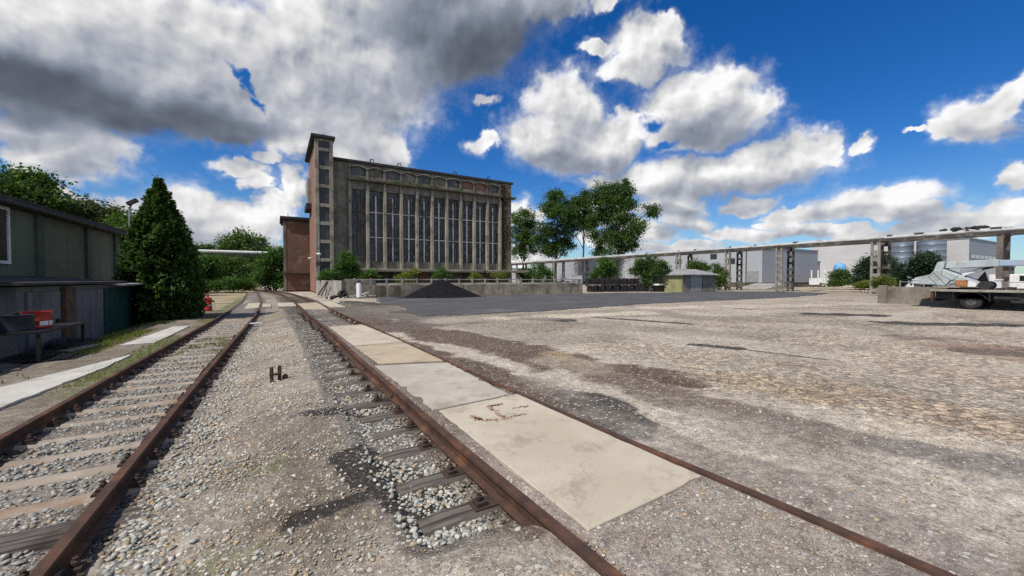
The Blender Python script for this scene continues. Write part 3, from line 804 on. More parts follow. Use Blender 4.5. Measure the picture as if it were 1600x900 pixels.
gnd = np_mesh('ground', np.stack([x, y, GZ], 1), faces, 4, gm, attrs={'tint': np.clip(col, 0.01, 0.8), 'mask': np.stack([cob, peb, grs], 1), 'stain': np.concatenate([np.clip(scol, 0.01, .8), sa[:, None]], 1)}, smooth=True)
tag(gnd, 'dusty grey earth, grit and worn setts of the works yard', kind='structure')

# ---- asphalt
am, n, b, _ = newmat('asphalt')
p = pos(n)
c = n.mix(n.step(n.noise(p, 0.45, 6, 0.6), 0.35, 0.7), (0.075, 0.075, 0.077), (0.105, 0.103, 0.102))
c = n.mix(n.math('MULTIPLY', n.step(n.noise(n.mapping(p, sc=(0.25, 1.6, 1)), 0.5, 6, 0.6), 0.58, 0.72), 0.6), c, (0.045, 0.045, 0.047))
c = n.mix(n.math('MULTIPLY', n.step(n.noise(n.vmath('ADD', p, (30, 4, 0)), 0.3, 7, 0.65), 0.55, 0.72), 0.45), c, (0.20, 0.19, 0.175))
c = n.mix(n.lin(n.noise(p, 60, 3), 0.3, 0.7, 0, 0.5), c, n.mix(1.0, c, (0.6, 0.6, 0.6), 'MULTIPLY'))
n.set(b.inputs['Base Color'], c); b.inputs['Roughness'].default_value = 0.85; b.inputs['Specular IOR Level'].default_value = 0.25
bp = n.n('ShaderNodeBump', {'Strength': 0.4, 'Distance': 0.005, 'Height': n.noise(p, 90, 3)}); n.set(b.inputs['Normal'], bp.outputs[0])
outline = [(4.95, 16.3), (5.2, 19.5), (5.5, 23), (5.3, 26), (5.7, 28.5), (6.2, 32), (6.4, 35.2), (27, 33.7), (39.5, 30.8), (48, 30.6), (53, 27), (52, 21), (46, 19.4), (41.5, 18.4), (34, 17.7), (27, 17.65), (20.2, 17.6), (15, 16.7), (10.5, 16.15)]
pts = []
for i, a in enumerate(outline):
    c2 = outline[(i + 1) % len(outline)]
    L = math.hypot(c2[0] - a[0], c2[1] - a[1]); k = max(2, int(L / 0.22))
    for j in range(k):
        t = j / k; px_, py_ = a[0] + (c2[0] - a[0]) * t, a[1] + (c2[1] - a[1]) * t
        w = (float(vnoise(np.array([px_]), np.array([py_]), 0.9, 9)[0]) - 0.5) * 1.0 + (float(vnoise(np.array([px_]), np.array([py_]), 4.0, 19)[0]) - 0.5) * 0.35
        nx_, ny_ = -(c2[1] - a[1]) / L, (c2[0] - a[0]) / L
        pts.append((px_ + nx_ * w, py_ + ny_ * w))
mb = MB(); mb.prism(pts, -0.06, 0.008, 'Z')
tag(mb.build('asphalt_apron', am), 'dark grey tarred apron in front of the coal heap', kind='structure')

# ================================================================ railway tracks
def rail_profile(h=0.145):
    return [(-.036, 0), (.036, 0), (.037, -.028), (.010, -.042), (.009, -h + .026), (.062, -h + .012), (.062, -h), (-.062, -h), (-.062, -h + .012), (-.009, -h + .026), (-.010, -.042), (-.037, -.028)]
def rail_mb(fx, z, y0, y1, stp=0.5):
    mb = MB(); prof = rail_profile()
    ys = np.arange(y0, y1 + 1e-6, stp); k = len(prof)
    for yy in ys:
        xx = float(fx(yy)); d = Vector((float(fx(yy + .2) - fx(yy - .2)), .4)).normalized()
        zz = z + (float(vnoise(np.array([yy]), np.array([z]), .3, 5)[0]) - .5) * .012
        for o_, dz in prof:
            mb.v.append((xx + o_ * d.y, yy - o_ * d.x, zz + dz))
    for i in range(len(ys) - 1):
        for j in range(k):
            j2 = (j + 1) % k
            mb.f.append((i * k + j, i * k + j2, (i + 1) * k + j2, (i + 1) * k + j)); mb.m.append(0)
    mb.f.append(tuple(range(k))); mb.m.append(0)
    e = (len(ys) - 1) * k
    mb.f.append(tuple(e + j for j in reversed(range(k)))); mb.m.append(0)
    return mb
trR = empty('railway_track', (0, 0, 0), 'rusty railway track with pale concrete slabs laid between its rails', 'railway track')
trL = empty('railway_track', (0, 0, 0), 'rusty railway track on sandy steel sleepers, beside the green shed', 'railway track')
rail_mb(fRL, RZ, -6, 74).build('rail', M['rust'], trR, smooth=True, angle=30)
rail_mb(fRR, RZ, -6, 74).build('rail', M['rust'], trR, smooth=True, angle=30)
rail_mb(fLR, LZ, -6, 74).build('rail', M['rust'], trL, smooth=True, angle=30)
rail_mb(fLL, LZ, -6, 74).build('rail', M['rust'], trL, smooth=True, angle=30)
def clip_mb(x0, z, side):
    """chair with a clamp and a bolt beside a rail foot"""
    mb = MB()
    mb.box(x0 - .17, x0 + .17, -.075, .075, z - .155, z - .137)
    for s in (-1, 1):
        mb.box(x0 + s * .105 - .042, x0 + s * .105 + .042, -.05, .05, z - .137, z - .108)
        mb.tube([(x0 + s * .11, 0, z - .11), (x0 + s * .11, 0, z - .055)], .016, 6)
        mb.lathe([(.026, -.10), (.026, -.078), (.018, -.07)], (x0 + s * .11, 0, z), 6)
    return mb
def timber_mb(w, h, L, seed):
    r2 = random.Random(seed); mb = MB()
    n_ = 14; prof = []
    base = [(-w/2, -h), (-w/2 - .004, -h*.3), (-w/2 + .015, 0), (-w*.2, .008), (0, -.004), (w*.22, .006), (w/2 - .015, 0), (w/2 + .003, -h*.35), (w/2, -h)]
    k = len(base)
    jit = [(r2.uniform(-.008, .008), r2.uniform(-.006, .006)) for _ in base]
    for i in range(n_ + 1):
        t = i / n_; xx = -L / 2 + L * t
        e = 0.75 if i in (0, n_) else 1.0
        for j, (a, c_) in enumerate(base):
            mb.v.append((xx + r2.uniform(-.01, .01) * (e != 1), (a + jit[j][0] + r2.uniform(-.005, .005)) * (0.93 if e != 1 else 1), c_ * 1.0 + jit[j][1] + r2.uniform(-.004, .004) - (.012 if e != 1 else 0)))
    for i in range(n_):
        for j in range(k - 1):
            mb.f.append((i*k+j, i*k+j+1, (i+1)*k+j+1, (i+1)*k+j)); mb.m.append(0)
        mb.f.append((i*k+k-1, i*k, (i+1)*k, (i+1)*k+k-1)); mb.m.append(0)
    mb.f.append(tuple(range(k))); mb.m.append(0)
    mb.f.append(tuple(n_*k + j for j in reversed(range(k)))); mb.m.append(0)
    return mb
timbers = [timber_mb(.205, .15, 2.6, s).build('sleeper', M['wood_old'], trR) for s in range(4)]
clipR = clip_mb(-.73, .15, 1).build('rail_fastening', M['rust_dark'])
used = set()
def use(proto):
    if proto.name not in used:
        used.add(proto.name); return proto
    c_ = proto.copy(); C.objects.link(c_)
    return c_
def add_sleeper(proto, yy, parent, cx_, ang, z, clip=None):
    o = use(proto)
    o.parent = parent; o.location = (cx_, yy, z); o.rotation_euler = (0, 0, ang)
    for c_ in clip or ():
        use(c_).parent = o
    return o
clipR2 = clip_mb(.73, .15, 1).build('rail_fastening', M['rust_dark'])
yy = 2.72; i = 0
while yy < 44:
    c_ = float(fRL(yy) + fRR(yy)) / 2
    ang = -math.atan(float(fRL(yy + .5) - fRL(yy - .5)) * 1.0) + rnd.uniform(-.03, .03)
    add_sleeper(timbers[i % 4], yy, trR, c_ + rnd.uniform(-.08, .05), ang, RZ - .152 + rnd.uniform(-.012, .006), [clipR, clipR2] if yy < 22 else None)
    yy += 0.62 + rnd.uniform(-.03, .03); i += 1
# pressed steel sleepers of the left track
def steel_sleeper(seed):
    r2 = random.Random(seed); mb = MB(); n_ = 44; L = 2.5
    for i in range(n_ + 1):
        t = -L/2 + L*i/n_
        a = abs(t)
        bump_ = .030 * math.exp(-((a - .70) / .17) ** 2)
        end = sstep(np.array([a]), 1.05, 1.25)[0]
        top = -.012 + bump_ - .07 * end
        w = .115 + .02 * math.exp(-((a - .72) / .2) ** 2) + r2.uniform(-.003, .003)
        for yy_, zz in ((-w, -.09), (-w*.86, top - .03), (-w*.55, top - .004), (0, top + .004), (w*.55, top - .004), (w*.86, top - .03), (w, -.09)):
            mb.v.append((t, yy_, zz))
    k = 7
    for i in range(n_):
        for j in range(k - 1):
            mb.f.append((i*k+j, i*k+j+1, (i+1)*k+j+1, (i+1)*k+j)); mb.m.append(0)
    mb.f.append(tuple(range(k))); mb.m.append(0)
    mb.f.append(tuple(n_*k + j for j in reversed(range(k)))); mb.m.append(0)
    return mb
steels = [steel_sleeper(s).build('sleeper', M['rust_sand'], trL, smooth=True) for s in range(3)]
clipL = clip_mb(-.69, .15, 1).build('rail_fastening', M['rust_dark'])
clipL2 = clip_mb(.69, .15, 1).build('rail_fastening', M['rust_dark'])
yy = 2.85; i = 0
while yy < 33:
    c_ = float(fLR(yy) + fLL(yy)) / 2
    if abs(yy - 4.1) < .3:
        o = timber_mb(.30, .16, 2.6, 33).build('sleeper', M['wood_old'], trL)
        o.location = (c_, 4.12, LZ - .148); o.rotation_euler = (0, 0, .03)
        o['label'] = 'split grey timber sleeper among steel ones'
    else:
        add_sleeper(steels[i % 3], yy, trL, c_ + rnd.uniform(-.03, .03), rnd.uniform(-.03, .03), LZ - .148 + rnd.uniform(-.008, .008), [clipL, clipL2] if yy < 16 else None)
    yy += 0.62 + rnd.uniform(-.02, .02); i += 1

# ---- concrete slabs between the rails and at the crossing
def slab_from(name, px4, mat, label, th=0.10, z=-0.004, seed=0, inset=None, grp='concrete slabs laid at the tracks', chip=0.007):
    q = [pz(*a, z) for a in px4]
    r2 = random.Random(seed)
    poly = []
    for i in range(4):
        a, b2 = q[i], q[(i + 1) % 4]
        k = max(3, int((b2 - a).length / 0.12))
        for j in range(k):
            t = j / k; p_ = a.lerp(b2, t)
            d = Vector((-(b2 - a).y, (b2 - a).x, 0)).normalized()
            w = abs(r2.gauss(0, chip * .5))
            if r2.random() < .05: w += chip * 1.5
            poly.append(p_ + d * w)
    cx_ = sum((p_ for p_ in q), Vector()) / 4
    mb = MB()
    mb.prism([((p_ - cx_).x, (p_ - cx_).y) for p_ in poly], -th, 0, 'Z')
    o = mb.build(name, mat, None, bevel=0.006, loc=(cx_.x, cx_.y, z))
    return tag(o, label, 'concrete slab', grp)
s1 = slab_from('concrete_slab', [(920, 828), (1097, 743), (808, 615), (685, 641)], M['slab'], 'biggest, nearest cream slab between the rails, with rusty letter-like marks', seed=1)
mb = MB()
def flake(mb, pxs, w, n_, seed):
    r2 = random.Random(seed)
    for (u0, v0), (u1, v1) in pxs:
        for k in range(n_):
            t = r2.random()
            p_ = pz(u0 + (u1 - u0) * t, v0 + (v1 - v0) * t) + Vector((r2.gauss(0, w), r2.gauss(0, w), 0)) - s1.location
            rr = r2.uniform(.003, .014)
            mb.prism([(p_.x + rr * r2.uniform(.5, 1.2) * math.cos(a), p_.y + rr * r2.uniform(.5, 1.4) * math.sin(a)) for a in np.linspace(0, 2*math.pi, 7)[:-1]], -.002, .002, 'Z')
flake(mb, [((762, 634), (790, 653)), ((765, 634), (785, 631))], .018, 110, 1)
flake(mb, [((790, 653), (822, 646)), ((800, 638), (826, 634))], .016, 55, 2)
flake(mb, [((735, 655), (778, 656)), ((738, 650), (752, 655))], .025, 70, 3)
rs = mb.build('rust_stain', mottled('rust_stain', (0.22, 0.12, 0.07), (0.32, 0.2, 0.12), 12, rough=0.95, bump=0), s1)
slab_from('concrete_slab', [(677, 641), (797, 616), (700, 566), (585, 571)], M['slab_grey'], 'grit-speckled grey slab with broken edges, second from the near end of the row between the rails', seed=2, chip=.03)
slab_from('concrete_slab', [(592, 568), (694, 563), (633, 535), (554, 541)], M['slab_tan'], 'tan yellowish slab between the rails, third from the near end of the row', seed=3)
slab_from('concrete_slab', [(553, 540), (632, 534), (566, 507), (514, 510)], M['slab'], 'pale slab with a dark pothole, farthest of the four joined slabs between the rails', seed=4)
slab_from('concrete_slab', [(475, 483), (513, 483), (496, 472), (464, 474.5)], M['slab_tan'], 'single pinkish slab between the right-hand rails at the far crossing', seed=5)
slab_from('concrete_slab', [(434, 479), (463, 478), (460, 472.5), (434, 473)], M['slab'], 'pale crossing slab just outside the left rail of the slab-filled track', z=-.06, seed=6)
slab_from('concrete_slab', [(410, 480), (424, 479.5), (423, 474), (410, 474.5)], M['slab_grey'], 'short grey crossing slab touching the right rail of the sandy-sleepered track', z=-.10, seed=7)
slab_from('concrete_slab', [(381, 482.5), (405, 480.5), (407, 473), (388, 474)], M['slab'], 'wide pale crossing slab between the rails of the sandy-sleepered track', z=-.158, seed=8)
slab_from('concrete_slab', [(378, 476), (392, 470), (397, 467), (387, 467)], M['slab_grey'], 'bluish grey crossing slab beyond the wide pale one on the sandy-sleepered track', z=-.17, seed=12)
slab_from('concrete_slab', [(515, 479), (540, 479), (518, 471), (500, 471)], M['slab'], 'pale worn slab outside the right rail at the far crossing', z=-.01, seed=9)
# long strips of old concrete beside the left track
slab_from('concrete_strip', [(-120, 683), (164, 574), (208, 553), (-120, 634)], M['slab_pale'], 'long cracked pale concrete strip along the left track, nearer of two', z=-.195, seed=10, grp='concrete strips along the left track', chip=.02)
slab_from('concrete_strip', [(187, 539), (243, 535), (297, 509), (270, 510)], M['slab_pale'], 'short pale concrete strip beside the conifer, farther of two', z=-.195, seed=11, grp='concrete strips along the left track', chip=.02)

# ================================================================ ballast stones
bases = []
for s in range(24):                     # angular split chips: five-sided flakes with a smaller, tilted top
    r_ = np.random.default_rng(100 + s)
    a_ = np.sort(np.linspace(0, 2*math.pi, 6)[:-1] + r_.uniform(-.45, .45, 5))
    rr_ = r_.uniform(.65, 1.1, 5)
    h_ = r_.uniform(.16, .42); asp = r_.uniform(.55, .9)
    lo_ = np.stack([rr_ * np.cos(a_), rr_ * np.sin(a_) * asp, np.full(5, -h_)], 1)
    hi_ = np.stack([rr_ * np.cos(a_) * r_.uniform(.6, .95) + r_.normal(0, .08), rr_ * np.sin(a_) * asp * r_.uniform(.6, .95), h_ + .25 * np.cos(a_ - r_.uniform(0, 6)) * h_], 1)
    bases.append(np.concatenate([lo_, hi_]))
IF = np.array([(5, 6, 7), (5, 7, 8), (5, 8, 9)] + [t_ for j in range(5) for t_ in ((j, (j + 1) % 5, 5 + (j + 1) % 5), (j, 5 + (j + 1) % 5, 5 + j))] + [(0, 2, 1), (0, 3, 2), (0, 4, 3)])
bases = np.array(bases)
def stones(name, px_, py_, pz__, size, tint, label=None, parent=None):
    n_ = len(px_)
    bi = rng.integers(0, len(bases), n_)
    v = bases[bi] * size[:, None, None]
    a = rng.uniform(0, 2*math.pi, n_); ca, sa = np.cos(a), np.sin(a)
    tl = rng.normal(0, .28, n_); ct, st = np.cos(tl), np.sin(tl)
    X_, Y_, Z_ = v[..., 0], v[..., 1], v[..., 2]
    X1, Z1 = X_ * ct[:, None] - Z_ * st[:, None], X_ * st[:, None] + Z_ * ct[:, None]
    X2, Y2 = X1 * ca[:, None] - Y_ * sa[:, None], X1 * sa[:, None] + Y_ * ca[:, None]
    V = np.stack([X2 + px_[:, None], Y2 + py_[:, None], Z1 + pz__[:, None]], -1).reshape(-1, 3)
    F = (IF[None] + (np.arange(n_) * 10)[:, None, None]).reshape(-1)
    T = np.repeat(tint, 10, axis=0)
    return np_mesh(name, V, F, 3, M['stone'], parent, {'tint': T})
def stone_tint(n_, warm=0.25):
    base = np.array([(0.30, 0.305, 0.285), (0.38, 0.375, 0.345), (0.235, 0.24, 0.225), (0.43, 0.42, 0.385)])
    c_ = base[rng.integers(0, 4, n_)] * rng.uniform(.75, 1.15, (n_, 1))
    w = rng.random(n_) < warm
    c_[w] = np.array((0.36, 0.285, 0.20)) * rng.uniform(.7, 1.1, (w.sum(), 1))
    return c_
def scatter(n_, x0f, x1f, y0, y1, keep=None, ypow=1.6):
    yy = y0 + (y1 - y0) * rng.random(n_) ** ypow
    xx = x0f(yy) + (x1f(yy) - x0f(yy)) * rng.random(n_)
    if keep is not None:
        k_ = keep(xx, yy) > rng.random(n_); xx, yy = xx[k_], yy[k_]
    return xx, yy
def oily(a, b_):
    m = np.zeros_like(a)
    for u0, v0, u1, v1, hw in ((600, 730, 655, 775, 0.26), (575, 700, 600, 730, 0.2), (470, 795, 560, 775, 0.11), (540, 710, 570, 745, 0.13), (620, 760, 680, 770, 0.18)):
        p0, p1 = pz(u0, v0, -.12), pz(u1, v1, -.12)
        dx, dy = p1.x - p0.x, p1.y - p0.y
        t = np.clip(((a - p0.x) * dx + (b_ - p0.y) * dy) / (dx * dx + dy * dy), 0, 1)
        m = np.maximum(m, 1 - sstep(np.hypot(a - p0.x - t * dx, b_ - p0.y - t * dy) / hw, .7, 1.5))
    return m
def rusty(tint, a, b_):  # darkens stones near the rails: rust dust plus painted rail shade
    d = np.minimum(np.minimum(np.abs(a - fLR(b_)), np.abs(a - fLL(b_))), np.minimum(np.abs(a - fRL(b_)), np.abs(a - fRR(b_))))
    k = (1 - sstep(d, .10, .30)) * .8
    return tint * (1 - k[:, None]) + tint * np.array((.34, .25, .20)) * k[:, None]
# left track bed
xx, yy = scatter(15000, lambda t: fLL(t) + .02, lambda t: fLR(t) - .02, 2.4, 20, lambda a, b_: 0.55 + .45 * (vnoise(a, b_, 1.2, 61) > .42) - .3 * (np.minimum(np.abs(a - fLR(b_)), np.abs(a - fLL(b_))) < .25))
sz = rng.uniform(.016, .038, len(xx)) * (1 + .2 * (yy > 9))
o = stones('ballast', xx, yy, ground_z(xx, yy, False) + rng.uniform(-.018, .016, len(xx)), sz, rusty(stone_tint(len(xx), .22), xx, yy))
tag(o, 'grey green crushed stone between the sandy sleepers', kind='stuff')
# shoulder right of the left track and the bays of the right track
xa, ya = scatter(7000, lambda t: fLR(t) + .1, lambda t: fLR(t) + .75, 1.6, 14, lambda a, b_: (1 - sstep(a - fLR(b_), .25, .75)) * (.25 + .75 * (vnoise(a, b_, 1.5, 62) > .4)))
xb, yb = scatter(10000, lambda t: fRL(t) - .78, lambda t: fRL(t) - .05, 2.45, 22, lambda a, b_: .25 + .75 * sstep(a - fRL(b_), -.75, -.5))
za = ground_z(xa, ya, False) + rng.uniform(-.008, .018, len(xa)); zb = ground_z(xb, yb, False) + rng.uniform(-.02, .018, len(xb))
xc, yc = scatter(3500, lambda t: fRL(t) + .1, lambda t: fRR(t) - .1, 14.6, 28, None, 1.2)
zc = ground_z(xc, yc, False) + rng.uniform(-.03, .01, len(xc))
xs, ys_, zs = np.concatenate([xa, xb, xc]), np.concatenate([ya, yb, yc]), np.concatenate([za, zb, zc])
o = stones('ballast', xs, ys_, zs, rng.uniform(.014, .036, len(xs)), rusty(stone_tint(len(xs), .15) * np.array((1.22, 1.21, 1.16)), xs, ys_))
tag(o, 'pale crushed stone heaped between the timber sleepers', kind='stuff')
# loose pebbles on the strip between the tracks
xd, yd = scatter(42000, lambda t: fLR(t) + .3, lambda t: fRL(t) - .1 - .75 * (t > 2.4), 1.2, 17, lambda a, b_: np.clip(.16 + 1.1 * sstep(vnoise(a, b_, .9, 63), .36, .6), 0, 1) * (.35 + .65 * sstep(b_, 2.5, 5)) * (1 - .8 * oily(a, b_)), 1.5)
sz = np.clip(rng.lognormal(math.log(.0086), .55, len(xd)), .0035, .036) * (1 + .35 * sstep(yd, 5, 10))
o = stones('loose_gravel', xd, yd, ground_z(xd, yd, False) + sz * .15, sz, stone_tint(len(xd), .40) * np.array((1.34, 1.30, 1.22)))
tag(o, 'loose pebbles scattered over the oily grit between the tracks', kind='stuff')
xe, ye = scatter(38000, lambda t: fRR(t) + .08, lambda t: fRR(t) + 6, .8, 14, lambda a, b_: .15 + .6 * sstep(vnoise(a, b_, .8, 64), .42, .62), 1.5)
xe2, ye2 = scatter(2600, lambda t: fRL(t) + .06, lambda t: fRR(t) - .06, .9, 1.95, None, 1)
xe, ye = np.concatenate([xe, xe2]), np.concatenate([ye, ye2])
sz = np.clip(rng.lognormal(math.log(.0066), .5, len(xe)), .003, .026)
o = stones('loose_gravel', xe, ye, ground_z(xe, ye, False) + sz * .1, sz, stone_tint(len(xe), .25) * np.array((1.2, 1.16, 1.08)))
tag(o, 'fine chippings scattered over the yard beside the slab-filled track', kind='stuff')

# ================================================================ grass
def blades(name, px_, py_, pz__, hgt, tint, mat):
    n_ = len(px_)
    a = rng.uniform(0, 2*math.pi, n_); w = hgt * rng.uniform(.07, .13, n_)
    lean = rng.normal(0, .35, (n_, 2)) * hgt[:, None]
    b0 = np.stack([px_ - np.cos(a) * w, py_ - np.sin(a) * w, pz__], 1)
    b1 = np.stack([px_ + np.cos(a) * w, py_ + np.sin(a) * w, pz__], 1)
    tp = np.stack([px_ + lean[:, 0], py_ + lean[:, 1], pz__ + hgt], 1)
    V = np.stack([b0, b1, tp], 1).reshape(-1, 3)
    return np_mesh(name, V, np.arange(3 * n_), 3, mat, None, {'tint': np.repeat(np.stack([tint] * 3, 1), 3, 0)})
ga, gb = scatter(9000, lambda t: fLL(t) - .62, lambda t: fLL(t) - .06, 5, 24, lambda a, b_: sstep(vnoise(a, b_, 1.0, 77, 4), .38, .52))
gc, gd = scatter(14000, lambda t: t * 0 - 6.2, lambda t: t * 0 - 4.0, 10, 21, lambda a, b_: sstep(vnoise(a, b_, .7, 78, 4), .38, .5), 1.0)
ge, gf = scatter(2500, lambda t: fLL(t) + .3, lambda t: fLR(t) - .1, 12.5, 15.5, lambda a, b_: sstep(vnoise(a, b_, 2, 79, 3), .45, .55), 1.0)
X_, Y_ = np.concatenate([ga, gc, ge]), np.concatenate([gb, gd, gf])
hz = np.concatenate([rng.uniform(.02, .06, len(ga)), rng.uniform(.03, .12, len(gc)), rng.uniform(.03, .08, len(ge))])
zz = ground_z(X_, Y_, False); zz[-len(ge):] += .02
o = blades('grass', X_, Y_, zz, hz, rng.uniform(.2, 1, len(X_)), leaf_mat('grass_blades', (0.07, 0.095, 0.02), (0.20, 0.22, 0.06)))
tag(o, 'short grass and moss along the left track', kind='stuff')
# ================================================================ the old works hall
BA = R(1.3)
corner = pY(495.5, 450, 50.0)
hall = empty('factory_hall', (corner.x, corner.y, 0), 'tall derelict concrete factory hall with a brick stair tower and rows of high dark windows', 'factory building', None, BA)
def bl(u, v, yl):
    d = ray(u, v); c_, s_ = math.cos(BA), math.sin(BA)
    nx_, ny_ = -s_, c_
    t = (yl + nx_ * corner.x + ny_ * corner.y) / (nx_ * d[0] + ny_ * d[1])
    X_, Y_ = d[0] * t - corner.x, d[1] * t - corner.y
    return c_ * X_ + s_ * Y_, CAM_H + d[2] * t
bx = [3.68, 5.72, 7.77, 9.82, 11.86, 13.90, 15.95, 18.0, 20.05, 22.1, 24.16]   # bay lines
XE = 26.13
FY = 1.0       # wall face
# main body and wall surrounds
mb = MB()
mb.box(1.95, XE - .02, 1.42, 17, 0, 15.55)                      # core
mb.box(1.9, 3.55, FY + .12, 1.6, 2.8, 15.5)                     # blank strip beside the tower
mb.box(24.3, XE, FY - .05, 1.6, 2.8, 13.35)                     # right pier
mb.box(24.3, XE - .003, FY - .02, 1.6, 13.7, 15.5)
mb.box(3.55, 24.3, FY + .04, 1.55, 2.8, 3.78)                   # breast wall
mb.box(3.55, 24.3, FY + .04, 1.55, 12.42, 13.36)                # lintel band
mb.box(3.55, 24.3, FY + .02, 1.55, 13.66, 14.02)                # parapet of the upper row
mb.box(3.55, 24.3, FY + .10, 1.55, 15.05, 15.52)
wall = mb.build('wall', M['concrete'], hall)
# upper row: posts, segmental heads
mb = MB()
for x_ in bx:
    mb.box(x_ - .14, x_ + .14, FY - .06, 1.5, 13.664, 15.3)
for i in range(10):
    a, b_ = bx[i], bx[i + 1]
    prof = []
    for k in range(9):
        t = k / 8; prof.append((a + (b_ - a) * t, 14.86 + .30 * math.sin(math.pi * t)))
    poly = prof + [(p_[0], p_[1] + .14) for p_ in reversed(prof)]
    mb.prism(poly, FY - .14, FY + .3, 'Y')
mb.build('arched_head', M['concrete'], hall)
kinds = ['dark', 'brown', 'dark', 'conc', 'dark', 'brown', 'dark', 'brick', 'brick', 'dark']
# ---- glazing with many small panes
def glass_mat(name, pw, ph, tone, var, line=(0.05, 0.047, 0.042)):
    m, n, b, _ = newmat(name)
    p = objc(n)
    sp = n.n('ShaderNodeSeparateXYZ', {0: p})
    uv = n.n('ShaderNodeCombineXYZ', {0: sp.outputs[0], 1: sp.outputs[2]}).outputs[0]
    bt = n.n('ShaderNodeTexBrick', {'Vector': uv, 'Color1': (0, 0, 0), 'Color2': (1, 1, 1), 'Mortar': (0, 0, 0), 'Scale': 1.0, 'Mortar Size': 0.022, 'Bias': 0.0, 'Brick Width': pw, 'Row Height': ph}, offset=0.0)
    c_ = n.mix(n.math('POWER', n.n('ShaderNodeSeparateColor', {0: bt.outputs[0]}).outputs[0], 2.0), tone, var)
    c_ = n.mix(n.math('MULTIPLY', n.step(n.noise(n.mapping(p, sc=(1, 1, .3)), .5, 4, .55), .42, .7), .5), c_, (0.13, 0.122, 0.108))
    c_ = n.mix(bt.outputs['Fac'], c_, line)
    n.set(b.inputs['Base Color'], c_)
    n.set(b.inputs['Roughness'], n.lin(n.noise(p, 3, 4), .3, .7, .18, .5))
    b.inputs['Specular IOR Level'].default_value = 0.35
    return m
M['hall_glass'] = glass_mat('dirty_pane_glass', .30, .46, (0.035, 0.035, 0.037), (0.15, 0.152, 0.155))
M['tower_glass'] = glass_mat('tower_pane_glass', .26, .40, (0.022, 0.022, 0.025), (0.05, 0.05, 0.055))
M['mullion'] = mottled('flaking_white_mullion', (.62, .60, .55), (.76, .74, .69), 1.0, (.22, .19, .15), .6, rough=.8, bump=.1)
for i in range(10):
    a, b_ = bx[i] + .17, bx[i + 1] - .17
    mb = MB(); mb.box(a, b_, 1.30, 1.415, 3.781, 12.419)
    w_ = mb.build('window', M['hall_glass'], hall)
    mb = MB(); xm = (a + b_) / 2
    mb.box(xm - .07, xm + .07, 1.13, 1.31, 3.782, 11.75)
    for z_ in (6.72, 9.78):
        mb.box(a, b_, 1.19, 1.305, z_ - .05, z_ + .05)
    mb.build('mullion', M['concrete_dark'] if i == 0 else M['mullion'], w_)  # first bay's mullion is dark: the tower's shadow put into its colour
    mb = MB()
    for xq in (a + (xm - a) / 3, a + 2 * (xm - a) / 3, xm + (b_ - xm) / 3, xm + 2 * (b_ - xm) / 3):
        mb.box(xq - .018, xq + .018, 1.26, 1.303, 3.783, 12.41)
    mb.build('glazing_bar', M['steel_dark'], w_)
    # clerestory openings
    mb = MB(); za, zb_ = 14.0, 14.95
    prof = [(a, za)] + [(a + (b_ - a) * k / 8, zb_ - .12 + .28 * math.sin(math.pi * k / 8)) for k in range(9)] + [(b_, za)]
    mb.prism(prof, 1.16, 1.419, 'Y')
    k_ = kinds[i]
    if k_ == 'dark':
        mb.build('clerestory_window', M['hall_glass'], hall)
    else:
        mb.build('bricked_up_opening', {'brown': M['concrete'], 'conc': M['wall_stained'], 'brick': M['brick']}[k_], hall)
for x_ in bx:
    mb = MB(); mb.box(x_ - .17, x_ + .17, FY - .34, 1.42, 2.803, 12.9)
    mb.box(x_ - .12, x_ + .12, FY - .14, 1.40, 12.9, 13.38)
    mb.build('pilaster', M['pilaster'], hall, bevel=.02)
# ledges, canopy, roof
mb = MB()
mb.box(3.5, 26.75, FY - .55, 1.5, 13.38, 13.62)
mb.build('ledge', M['concrete_dark'], hall, bevel=.03)
mb = MB(); mb.box(2.6, 28.2, -.7, 1.5, 2.60, 2.797); mb.box(2.62, 28.15, -.66, -.5, 2.45, 2.6)
mb.build('canopy', M['pilaster'], hall, bevel=.02)
mb = MB(); mb.box(1.85, XE + .3, FY - .16, 17.2, 15.56, 15.84)
rf = mb.build('roof', M['roof_felt'], hall)
mb = MB()
for x_ in (6.2, 9.6, 17.3, 22.5):
    mb.tube([(x_, 1.6, 15.8), (x_, 1.6, 16.35)], .07, 8); mb.tube([(x_, 1.6, 16.33), (x_ + .35, 1.6, 16.4), (x_ + .4, 1.6, 16.1)], .06, 8)
mb.build('vent_pipe', M['steel_dark'], rf)
# ground floor behind the loading dock
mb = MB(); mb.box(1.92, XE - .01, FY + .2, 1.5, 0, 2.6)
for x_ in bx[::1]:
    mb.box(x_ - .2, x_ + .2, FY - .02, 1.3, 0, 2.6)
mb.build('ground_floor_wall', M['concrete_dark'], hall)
for i, (a, b_) in enumerate([(4.2, 5.3), (6.3, 7.4), (8.3, 9.5), (12.3, 13.5), (14.3, 15.5), (18.4, 19.7), (20.5, 21.6), (22.6, 23.7)]):
    mb = MB(); mb.box(a, b_, FY + .12, 1.22, .3, 2.35)
    mb.build('door' if i % 3 else 'shutter', M['brick_dark'] if i in (3, 6) else M['steel_dark'], hall)
